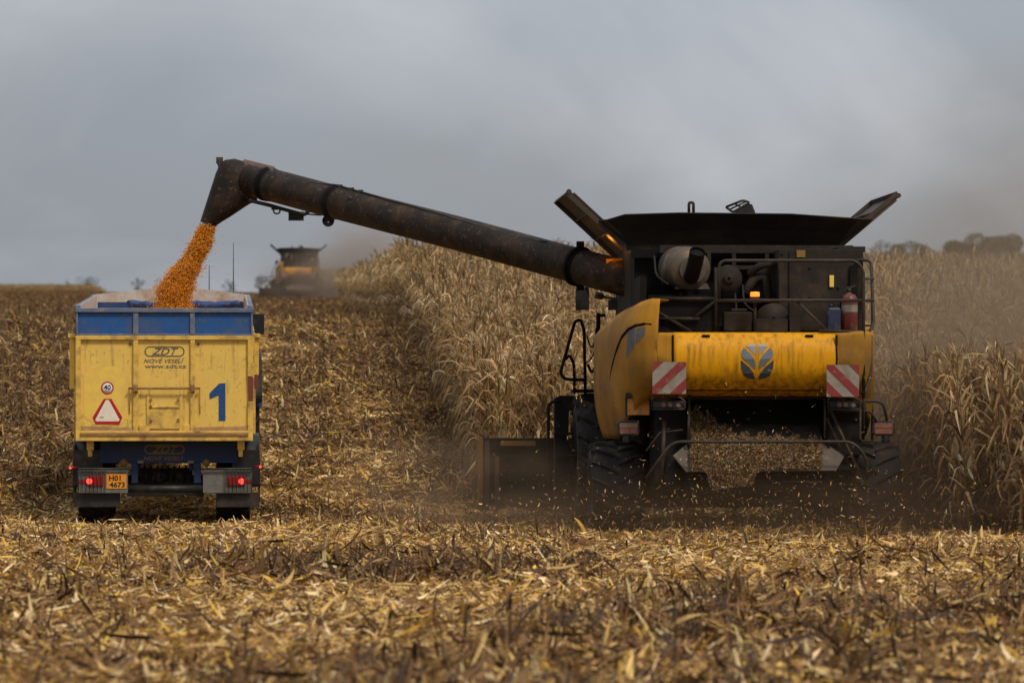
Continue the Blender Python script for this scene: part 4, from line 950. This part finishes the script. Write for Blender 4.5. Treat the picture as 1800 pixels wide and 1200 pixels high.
    s = MB(); s.box(Z1(215, 636, .004), (.05, .002, .012)); s.build('mark', M['ink'], tr)
    # side stakes
    s = MB(); p, q = Z1(62, 245, .3), Z1(83, 490, .3); s.span((p.x, .2, q.z), (q.x, .3, p.z)); s.span((p.x - .02, .15, p.z - .02), (q.x + .06, .35, p.z + .03)); s.span((p.x, .15, q.z - .02), (q.x + .1, .35, q.z + .02))
    bld(s, 'side_stake', M['tyelc'])
    s = MB(); p, q = Z1(948, 245, .3), Z1(968, 430, .3); s.span((p.x, .2, q.z), (q.x, .3, p.z)); s.span((p.x - .04, .15, p.z - .02), (q.x + .02, .35, p.z + .03)); bld(s, 'side_stake', M['tyel2'])
    s = MB(); p, q = Z1(946, 430, .3), Z1(966, 500, .3); s.span((p.x, .2, q.z), (q.x, .3, p.z)); bld(s, 'rusty_latch', M['rustred'])
    # chassis
    s = MB(); rect(s, (205, 752), (870, 862), .35, .45); rect(s, (355, 862), (386, 958), .3, .45); rect(s, (655, 862), (690, 958), .3, .45); s.span((-.45, .45, .75), (-.35, 7, .98)); s.span((.35, .45, .75), (.45, 7, .98)); s.span((-.3, 7, .7), (.3, 9.1, .85))
    ch = bld(s, 'chassis', M['tbluedark'], bevel=.008)
    oval((420, 768), (612, 812), .345, M['yelink'], ch); tx('ZDT', (455, 773), (583, 806), .345, M['yelink'], ch, shear=.35, bold=.012); tx('NOV\u00c9 VESEL\u00cd', (416, 818), (608, 842), .345, M['yelink'], ch, shear=.3, bold=.01)
    s = MB()
    for zx in (388, 628): s.span(Z1(zx, 844, .34), Z1(zx + 27, 856, .35))
    s.build('reflector', M['white'], ch)
    s = MB()
    for a, b in (((142, 750), (176, 795)), ((866, 750), (900, 795))): rect(s, a, b, .1, .2); rect(s, (a[0] + 5, 795), (b[0] - 8, 828), .12, .2)
    bld(s, 'tipping_hinge', M['tyel2'], bevel=.01)
    s = MB()
    for zx in (320, 716): s.lathe([(0, .001), (0, .05), (.02, .055), (.05, .05)], 'y', 12, Z1(zx, 855, .3)); s.box(Z1(zx, 855, .33), (.1, .03, .1), (0, .7, 0))
    bld(s, 'buffer', M['yelink'])
    s = MB(); s.tube([Z1(338, 978, .1), Z1(702, 978, .1)], .055, 14); s.box(Z1(520, 1005, .3), (1.1, .1, .05)); bld(s, 'bumper_bar', M['plas'])
    s = MB(); 
    for k in range(8): s.bend([Z1(420 + k * 28, 868, .8), Z1(430 + k * 26 + (k % 3) * 12, 910, .6 + .1 * (k % 3)), Z1(425 + k * 30, 950, .7)], .014, 6, .1)
    s.span(Z1(390, 880, 1.2), Z1(650, 970, 1.3)); s.lathe([(0, .02), (0, .09), (.2, .09)], 'y', 16, Z1(500, 920, .7)); s.lathe([(0, .02), (0, .07), (.2, .07)], 'y', 16, Z1(590, 915, .7)); bld(s, 'brake_lines', M['plas'])
    # lamp boards
    for sd, x0, x1 in ((-1, 100, 340), (1, 700, 936)):
        s = MB(); rect(s, (x0, 880), (x1, 1000), .04, .09); lb = bld(s, 'lamp_board', M['lgrey'], bevel=.008)
        s = MB(); a, b = (x0 + 3, x0 + 130) if sd < 0 else (x1 - 130, x1 - 3)
        for zx in np.linspace(a, b, 8): s.tube([Z1(zx, 882, .0), Z1(zx, 996, .0)], .006, 6)
        s.tube([Z1(a, 895, .0), Z1(b, 895, .0)], .006, 6); s.tube([Z1(x0, 884, .0), Z1(x1, 884, .0)], .014, 6); s.build('lamp_guard', M['plas'], lb)
        s = MB(); a, b = (150, 222) if sd < 0 else (815, 902); rect(s, (a, 916), (b, 964), .015, .045); l_ = s.build('tail_light', M['redlens'], lb, bevel=.006)
        s = MB(); s.lathe([(0, .001), (0, .042)], 'y', 18, Z1(155 if sd < 0 else 885, 942, .012)); s.build('lit_bulb', M['redlit'], l_)
        s = MB(); a, b = (104, 148) if sd < 0 else (903, 934); rect(s, (a, 936), (b, 952), .03, .045); s.build('reflector', M['redlens'], lb)
        if sd < 0:
            s = MB(); rect(s, (237, 908), (333, 978), .03, .045); pl = s.build('number_plate', M['orange'], lb)
            for body, a, b in (('H01', (250, 914), (306, 940)), ('4673', (252, 946), (326, 972))):
                p, q = Z1(*a, .0295), Z1(*b, .0295); text(body, p.x, q.x, q.z, p.z, .0285, M['black'], pl, 'lettering', bold=.03)
    # mudguards, flaps, marker lamps
    for sd in (-1, 1):
        xo, xi = (Z1(76, 900).x, Z1(215, 900).x) if sd < 0 else (Z1(972, 900).x, Z1(840, 900).x)
        s = MB(); rows = []
        for k in range(13):
            a = math.pi * k / 12; rows.append([(xo, 1.2 - .72 * math.cos(a) * 1.15, .52 + .72 * math.sin(a)), (xi, 1.2 - .72 * math.cos(a) * 1.15, .52 + .72 * math.sin(a))])
        s.grid(rows)
        s.add([(xo, .37, .55), (xi, .37, .55), (xi, .37, 1.05), (xo, .37, 1.05)], [(0, 1, 2, 3)]); s.add([(xo, .37, .3), (xo, 1.2, .3), (xo, 1.2, 1.22), (xo, .6, 1.1), (xo, .37, .9)], [(0, 1, 2, 3, 4)])
        bld(s, 'mudguard', M['plas'], solid=.02)
        s = MB(); a, b = ((80, 998), (302, 1068)) if sd < 0 else ((764, 998), (970, 1068)); rect(s, a, b, .12, .14); bld(s, 'mudflap', M['plas'])
        s = MB(); c = Z1(64 if sd < 0 else 975, 878 if sd < 0 else 873, .1); s.lathe([(0, .001), (0, .025), (.06, .03), (.07, .001)], 'y', 12, c); s.tube([c + Vector((0, .04, 0)), c + Vector((-sd * .1, .1, 0))], .014, 6); mk = bld(s, 'marker_lamp', M['redlens'])
        s = MB(); s.lathe([(-.004, .001), (-.004, .018)], 'y', 12, c); s.build('lit_bulb', M['redlit'], mk)
        for y in (1.2, 2.7):
            x = -1.0 if sd < 0 else .98
            wheel('wheel', (x, y, .47), .52, .48, root, 22, .5)
    s = MB(); s.span((-1, 1.12, .42), (1, 1.28, .55)); s.span((-1, 2.62, .42), (1, 2.78, .55)); bld(s, 'axle', M['plas'])
    return root
TRAILER = build_trailer()

# ================================================================== TRACTOR pulling the trailer (mostly hidden by it)
def build_tractor():
    ty = TY + 9.4; root = empty('tractor', (TX - .12, ty, float(H(TX, ty + 2)) - .02), (.07, 0, TYAW)); tag(root, 'blue tractor hidden behind the trailer, only its mirror, fender and aerials showing', 'tractor')
    def X(px, py, ly): 
        q = P(px, py, ty + ly); return Vector((q.x - root.location.x, ly, q.z - root.location.z - .07 * ly))
    s = MB(); s.span((-.75, .4, 1.2), (.75, 2.0, 1.5)); s.span((-.8, .35, 2.5), (.8, 2.1, 2.7))
    for x in (-.75, .75):
        for y in (.45, 1.95): s.span((x - .04, y - .04, 1.4), (x + .04, y + .04, 2.6))
    c = s.build('cab', M['trblue'], root, bevel=.04); s = MB(); s.span((-.73, .47, 1.5), (.73, 1.93, 2.5)); s.build('window', M['glass'], c)
    s = MB(); s.span((-.45, 2.0, .9), (.45, 4.2, 1.6)); s.span((-.3, -.4, .6), (.3, 2.2, 1.1)); s.build('bonnet', M['trblue'], root, bevel=.06)
    for sd in (-1, 1):
        wheel('rear_wheel', (sd * 1.12, .9, .84), .86, .52, root, 18); wheel('front_wheel', (sd * .98, 3.5, .62), .64, .42, root, 16)
        s = MB(); s.grid([[(sd * .8, .9 - 1.0 * math.cos(a), .86 + 1.0 * math.sin(a)), (sd * 1.42, .9 - 1.0 * math.cos(a), .86 + .98 * math.sin(a))] for a in np.linspace(.2, 2.6, 12)]); s.build('fender', M['plas'], root, solid=.03)
    a, b = X(446, 551, 1.9), X(468, 587, 1.9); s = MB(); s.span((a.x, 1.86, b.z), (b.x, 1.96, a.z)); s.tube([((a.x + b.x) / 2, 1.95, a.z - .1), (.75, 1.9, 2.5)], .02); s.build('mirror', M['plas'], root, bevel=.03)
    s = MB(); s.span((-b.x, 1.86, b.z), (-a.x - .0, 1.96, a.z)) if False else None
    for (px, y0, y1, k) in ((369, 540, 466, .6), (412.5, 540, 427, 1.2)):
        s = MB(); p, q = X(px, y0, k), X(px, y1, k); s.tube([p - Vector((0, 0, .45)), p, q], [.02, .012, .005], 6); s.build('aerial', M['plas'], root)
    a, b = X(444, 676, .1), X(459, 716, .1); s = MB(); s.span((a.x, .05, b.z), (b.x + .02, .2, a.z)); s.build('lamp_bracket', M['trblue'], root, bevel=.04)
build_tractor()

# ================================================================== CORN GRAIN
def kernels(c, r, cols):
    """many small octahedra (N,3) centres"""
    n = len(c); o = np.array([(1, 0, 0), (-1, 0, 0), (0, 1, 0), (0, -1, 0), (0, 0, 1), (0, 0, -1)], float)
    f0 = np.array([(0, 2, 4), (2, 1, 4), (1, 3, 4), (3, 0, 4), (2, 0, 5), (1, 2, 5), (3, 1, 5), (0, 3, 5)])
    v = c[:, None] + o[None] * (r[:, None, None] * rng.uniform(.6, 1.2, (n, 1, 3)))
    f = (f0[None] + (np.arange(n) * 6)[:, None, None]).reshape(-1, 3)
    return v.reshape(-1, 3), f, np.repeat(cols, 6, axis=0)
V_kern = veg('corn kernel skin', .05, 0, .45, .4)
KC, KW = [(.78, .29, .013), (.60, .195, .009), (.86, .39, .035), (.34, .10, .012), (.72, .5, .22)], [50, 24, 17, 7, 2]
def build_grain():
    Y = CY + 9.55
    path = [(365, 395, .105), (352, 425, .15), (338, 455, .185), (322, 487, .22), (308, 515, .25), (298, 545, .29)]
    ctr = [P(x, y, Y) for x, y, r in path]; ctr.append(ctr[-1] + Vector((-.05, 0, -.35))); rad = [r for *_, r in path] + [.34]
    tt = np.linspace(0, 1, len(ctr)); C = np.array([tuple(c) for c in ctr])
    def along(u): return np.stack([np.interp(u, tt, C[:, k]) for k in range(3)], 1), np.interp(u, tt, rad)
    n = 30000; u = rng.uniform(0, 1, n) ** .85; c, r = along(u)
    edge = 1 + .07 * np.sin(u * 13 + .6) + .05 * np.sin(u * 31 + 1)
    a = rng.uniform(0, 6.28, n); rr = np.sqrt(rng.uniform(.2, 1, n)) * edge + rng.normal(0, .10, n)
    k = rng.uniform(0, 1, n) < .10; rr[k] *= rng.uniform(1.0, 1.5, k.sum())
    sw = .16 * r * np.sin(u * 9)
    c[:, 0] += np.cos(a) * rr * r + sw; c[:, 1] += np.sin(a) * rr * r
    c[:, 2] += rng.normal(0, .015, n)
    m1 = kernels(c, rng.uniform(.006, .0115, n), pick(KC, KW, n))
    n2 = 900; u = rng.uniform(.02, .97, n2); c2, r2 = along(u); c2[:, 0] += rng.normal(0, 1.3, n2) * r2; c2[:, 1] += rng.normal(0, .9, n2) * r2; c2[:, 2] += rng.normal(0, .08, n2)
    m2 = kernels(c2, rng.uniform(.003, .008, n2), pick(KC, KW, n2))
    v, f, col = join([m1, m2])
    me = np_mesh('falling_grain', v, f, col, V_kern); o = bpy.data.objects.new('falling_grain', me); COL.objects.link(o)
    tag(o, 'orange stream of corn kernels pouring from the auger spout into the trailer', 'grain', kind='stuff')
    # the heap it lands on
    rows = []
    for i in range(40):
        rows.append([])
        for j in range(40):
            x = -1.14 + 2.28 * j / 39; y = .2 + 6.6 * i / 39; d = math.hypot(x - .05, (y - 2.0) * .7)
            rows[-1].append((x, y, 2.52 - .22 * d + .02 * rng.normal() + .0))
    h = MB(); h.grid(rows, False); o = h.build('grain_heap', M['kern'], None); o.location = TRAILER.location; o.rotation_euler = TRAILER.rotation_euler
    tag(o, 'orange heap of corn kernels lying inside the trailer box', 'grain', kind='stuff')
build_grain()

# ================================================================== CHAFF around the combine
def build_chaff():
    # a pile resting on the spreader tray and spilling off its lip
    n = 13000; u = rng.uniform(0, 1, n) ** 1.15; px = 1213 + 232 * u
    top = np.interp(px, [1215, 1225, 1260, 1300, 1440], [728, 712, 738, 762, 768]) + 5 * np.sin(px * .21) + 3 * np.sin(px * .63); bot = np.interp(px, [1215, 1240, 1250, 1320, 1335, 1440], [822, 824, 862, 852, 824, 822])
    py = top + (bot - top) * rng.uniform(0, 1, n) ** .9
    keep = rng.uniform(0, 1, n) < np.where(px < 1340, 1, .75); px, py = px[keep], py[keep]; n = len(px)
    ly = np.interp(py, [700, 745, 776, 826, 850], [.9, .72, .36, .05, .02]) + rng.normal(0, .03, n)
    c = np.array([tuple(L(a, b, d) + Vector((CX, CY, CZ))) for a, b, d in zip(px, py, ly)])
    v1 = flat_bits(n, 0, .0, .015, .07, .005, .016, [(.34, .22, .10), PALE, BRN, (.24, .15, .075), DRK], [30, 6, 34, 26, 8], .6, .4, 3)
    nv = 6; v = v1[0].reshape(n, nv, 3) + c[:, None]; chf = (v.reshape(-1, 3), v1[1], v1[2])
    o = bpy.data.objects.new('chaff_pile', np_mesh('chaff_pile', *chf, V_litter)); COL.objects.link(o)
    tag(o, 'pale brown chaff heaped on the spreader tray of the nearer combine', 'chaff', kind='stuff')
    # bits in the air behind and beside the machine
    n = 3600; x = rng.normal(CX - .1, 2.3, n); y = rng.uniform(50.2, 54.5, n); z = np.abs(rng.normal(0, .42, n)) + .04
    k = rng.uniform(0, 1, n) < .12; z[k] = rng.uniform(.2, 2.2, k.sum()); x[k] = rng.uniform(3.2, 10, k.sum())
    c = np.stack([x, y, z + H(x, y)], 1)
    v1 = flat_bits(n, 0, .0, .012, .075, .004, .018, [TAN, PALE, BRN, OCH, RDD, DRK], [26, 9, 34, 5, 5, 20], .8, .25, 4)
    v = v1[0].reshape(n, 8, 3) + c[:, None]
    o = bpy.data.objects.new('flying_chaff', np_mesh('flying_chaff', v.reshape(-1, 3), v1[1], v1[2], V_litter)); COL.objects.link(o)
    tag(o, 'bits of leaf and husk thrown up behind the nearer combine', 'chaff', kind='stuff')
build_chaff()

# ================================================================== TREES
def tree(name, x, y, z0, h, wd, label, nleaf=2600, cols=((.05, .065, .03), (.07, .085, .035), (.035, .045, .022)), group='trees on the skyline', open_=False):
    root = empty(name, (x, y, z0)); tag(root, label, 'tree' if 'bush' not in name else 'bush', group)
    s = MB(); s.tube([(0, 0, -.3), (.02 * h, 0, h * .3), (0, .02 * h, h * .62), (.01 * h, 0, h * .9)], [.03 * h, .022 * h, .014 * h, .004 * h], 7)
    tips = []
    for k in range(9):
        a = rng.uniform(0, 6.28); zb = rng.uniform(.22, .7) * h; l_ = wd * rng.uniform(.25, .48); t = (math.cos(a) * l_, math.sin(a) * l_, zb + rng.uniform(.1, .28) * h)
        s.tube([(0, 0, zb), (t[0] * .5, t[1] * .5, zb + (t[2] - zb) * .6), t], [.012 * h, .008 * h, .003 * h], 5); tips.append(t)
    s.build('trunk', M['bark'], root)
    nc = 16 if not open_ else 26; cl = [(*(np.array(t[:2]) * rng.uniform(.5, 1.05)), t[2]) for t in tips]
    while len(cl) < nc:
        a = rng.uniform(0, 6.28); r = wd * .42 * math.sqrt(rng.uniform()); cl.append((math.cos(a) * r, math.sin(a) * r, h * rng.uniform(.3, .95 - .35 * r / wd)))
    cl = np.array(cl); k = rng.integers(0, len(cl), nleaf); d = rng.normal(0, 1, (nleaf, 3)); d /= np.linalg.norm(d, axis=1)[:, None]
    rad = wd * rng.uniform(.10, .2, len(cl))[k] * (.75 if open_ else 1); c = cl[k] + d * (rad * rng.uniform(.3, 1, nleaf) ** .5)[:, None] * np.array([1, 1, .75])
    c[:, 2] = np.maximum(c[:, 2], .08 * h); ls = (.022 if open_ else .035) * h
    b = flat_bits(nleaf, 0, 0, ls * .6, ls * 1.3, ls * .5, ls * .9, list(cols), [1] * len(cols), .9, .3, 2)
    v = b[0].reshape(nleaf, 4, 3) + c[:, None]
    o = bpy.data.objects.new('crown', np_mesh('crown', v.reshape(-1, 3), b[1], b[2], V_tree)); COL.objects.link(o); o.parent = root
    return root
def sky_tree(name, px, ptop, Y, h, wd, label, **k):
    p = P(px, ptop, Y); tree(name, p.x, Y, p.z - h, h, wd, label, **k)
G = ((.05, .065, .03), (.07, .085, .035), (.035, .045, .022))
sky_tree('young_tree', 243, 484, 690, 4.6, 2.6, 'small open young tree rising just left of the falling corn', nleaf=2200, open_=True)
sky_tree('young_tree', 282, 486, 690, 4.2, 2.6, 'small tree half hidden behind the stream of falling corn', nleaf=2400, open_=True)
sky_tree('young_tree', 404, 487, 690, 4.6, 3.0, 'small tree above the right end of the trailer headboard', nleaf=2400, open_=True)
sky_tree('young_tree', 118, 487, 760, 2.6, 1.1, 'tiny tree tip poking over the far corn strip on the left', nleaf=400)
sky_tree('round_tree', 150, 486, 715, 4.2, 4.8, 'round dark tree at the right end of the far corn strip')
sky_tree('bush', 470, 481, 420, 4.6, 3.2, 'grey green bush on the rise left of the distant combine', nleaf=3200)
for i, (px, pt, h, wd, lb) in enumerate(((1570, 424, 12, 10, 'low hazy tree nearest the right flap of the combine tank'), (1600, 420, 13, 10, 'rounded hazy tree in the gap between combine and tall wood'), (1672, 421, 13, 9, 'hazy tree at the left foot of the tall skyline wood'),
        (1705, 409, 14, 10, 'hazy tree rising second from the left in the tall skyline wood'), (1738, 399, 15, 11, 'tallest hazy crown of the skyline wood on the right'), (1772, 403, 15, 11, 'hazy tree just right of the tallest skyline crown'), (1808, 400, 15, 11, 'hazy tree cut by the right edge of the photo'), (1633, 430, 11, 9, 'lowest hazy tree in the dip of the skyline wood'))):
    sky_tree('hazy_tree', px, pt, 560, h, wd, lb, nleaf=6500)

# ================================================================== DUST
def dust(name, label, c, size, dens, colr, nscale=2.2, lo=.35, hi=.75, seed=0., rot=(0, 0, 0), soft=.15, an=0.):
    bm = bmesh.new(); bmesh.ops.create_icosphere(bm, subdivisions=3, radius=1); me = bpy.data.meshes.new(name); bm.to_mesh(me); bm.free()
    o = bpy.data.objects.new(name, me); COL.objects.link(o); o.location = c; o.scale = size; o.rotation_euler = rot
    m = bpy.data.materials.new(name); m.use_nodes = True; t = m.node_tree; n = t.nodes; l = t.links; n.clear()
    ou = n.new('ShaderNodeOutputMaterial'); pv = n.new('ShaderNodeVolumePrincipled'); pv.inputs['Color'].default_value = (*colr, 1); pv.inputs['Anisotropy'].default_value = an
    tc = n.new('ShaderNodeTexCoord'); ln = n.new('ShaderNodeVectorMath'); ln.operation = 'LENGTH'; l.new(tc.outputs['Object'], ln.inputs[0])
    f = n.new('ShaderNodeMapRange'); f.interpolation_type = 'SMOOTHSTEP'; f.inputs['From Min'].default_value = 1; f.inputs['From Max'].default_value = soft; l.new(ln.outputs['Value'], f.inputs['Value'])
    mp = n.new('ShaderNodeMapping'); mp.inputs['Location'].default_value = (seed, seed * 1.7, -seed); l.new(tc.outputs['Object'], mp.inputs[0])
    nz = n.new('ShaderNodeTexNoise'); nz.inputs['Scale'].default_value = nscale; nz.inputs['Detail'].default_value = 4; nz.inputs['Roughness'].default_value = .55; l.new(mp.outputs[0], nz.inputs[0])
    g = n.new('ShaderNodeMapRange'); g.inputs['From Min'].default_value = lo; g.inputs['From Max'].default_value = hi; l.new(nz.outputs['Fac'], g.inputs['Value'])
    x = n.new('ShaderNodeMath'); x.operation = 'MULTIPLY'; l.new(f.outputs[0], x.inputs[0]); l.new(g.outputs[0], x.inputs[1])
    y = n.new('ShaderNodeMath'); y.operation = 'MULTIPLY'; l.new(x.outputs[0], y.inputs[0]); y.inputs[1].default_value = dens; l.new(y.outputs[0], pv.inputs['Density'])
    l.new(pv.outputs[0], ou.inputs['Volume']); me.materials.append(m)
    return tag(o, label, 'dust', kind='stuff')
DC = (.46, .36, .26)
dust('dust_cloud', 'brown dust hanging between the nearer combine and the standing corn', (9.3, 57.5, 1.6), (3.4, 7.5, 3.7), .48, (.40, .30, .21), 1.8, .28, .7, 1.3)
dust('dust_plume', 'thin grey brown dust drifting up to the right above the corn', (16.5, 80, 4.6), (11, 13, 5.2), .08, DC, 1.3, .25, .7, 4.1)
dust('ground_dust', 'dust boiling low behind the nearer combine, coloured dark for its shade', (6.2, 51.8, .15), (6.2, 3.2, 1.0), .58, (.14, .098, .062), 3.4, .36, .66, 7.7)  # colour kept dark for chopped matter and to stand in for combine's shade
dust('header_dust', 'dust curling off the left end of the corn header', (2.2, 56.6, .4), (2.6, 5.0, 1.2), .25, (.36, .265, .175), 2.8, .36, .68, 2.9)
dust('engine_smoke', 'faint dust rising over the auger and grain tank', (3.5, 61, 4.9), (4.5, 4, 2.0), .05, DC, 1.8, .3, .7, 9.2)
dust('far_dust', 'tan dust cloud trailing right of the distant combine', (4.8, 330, 11.8), (6.4, 9, 5.6), .26, (.52, .44, .37), 1.5, .25, .7, 3.3)
dust('far_ground_dust', 'low dust around the wheels of the distant combine', (1.2, 322, 10.4), (6.6, 6, 3.6), .34, (.40, .31, .235), 2.6, .32, .68, 5.9, soft=0.)
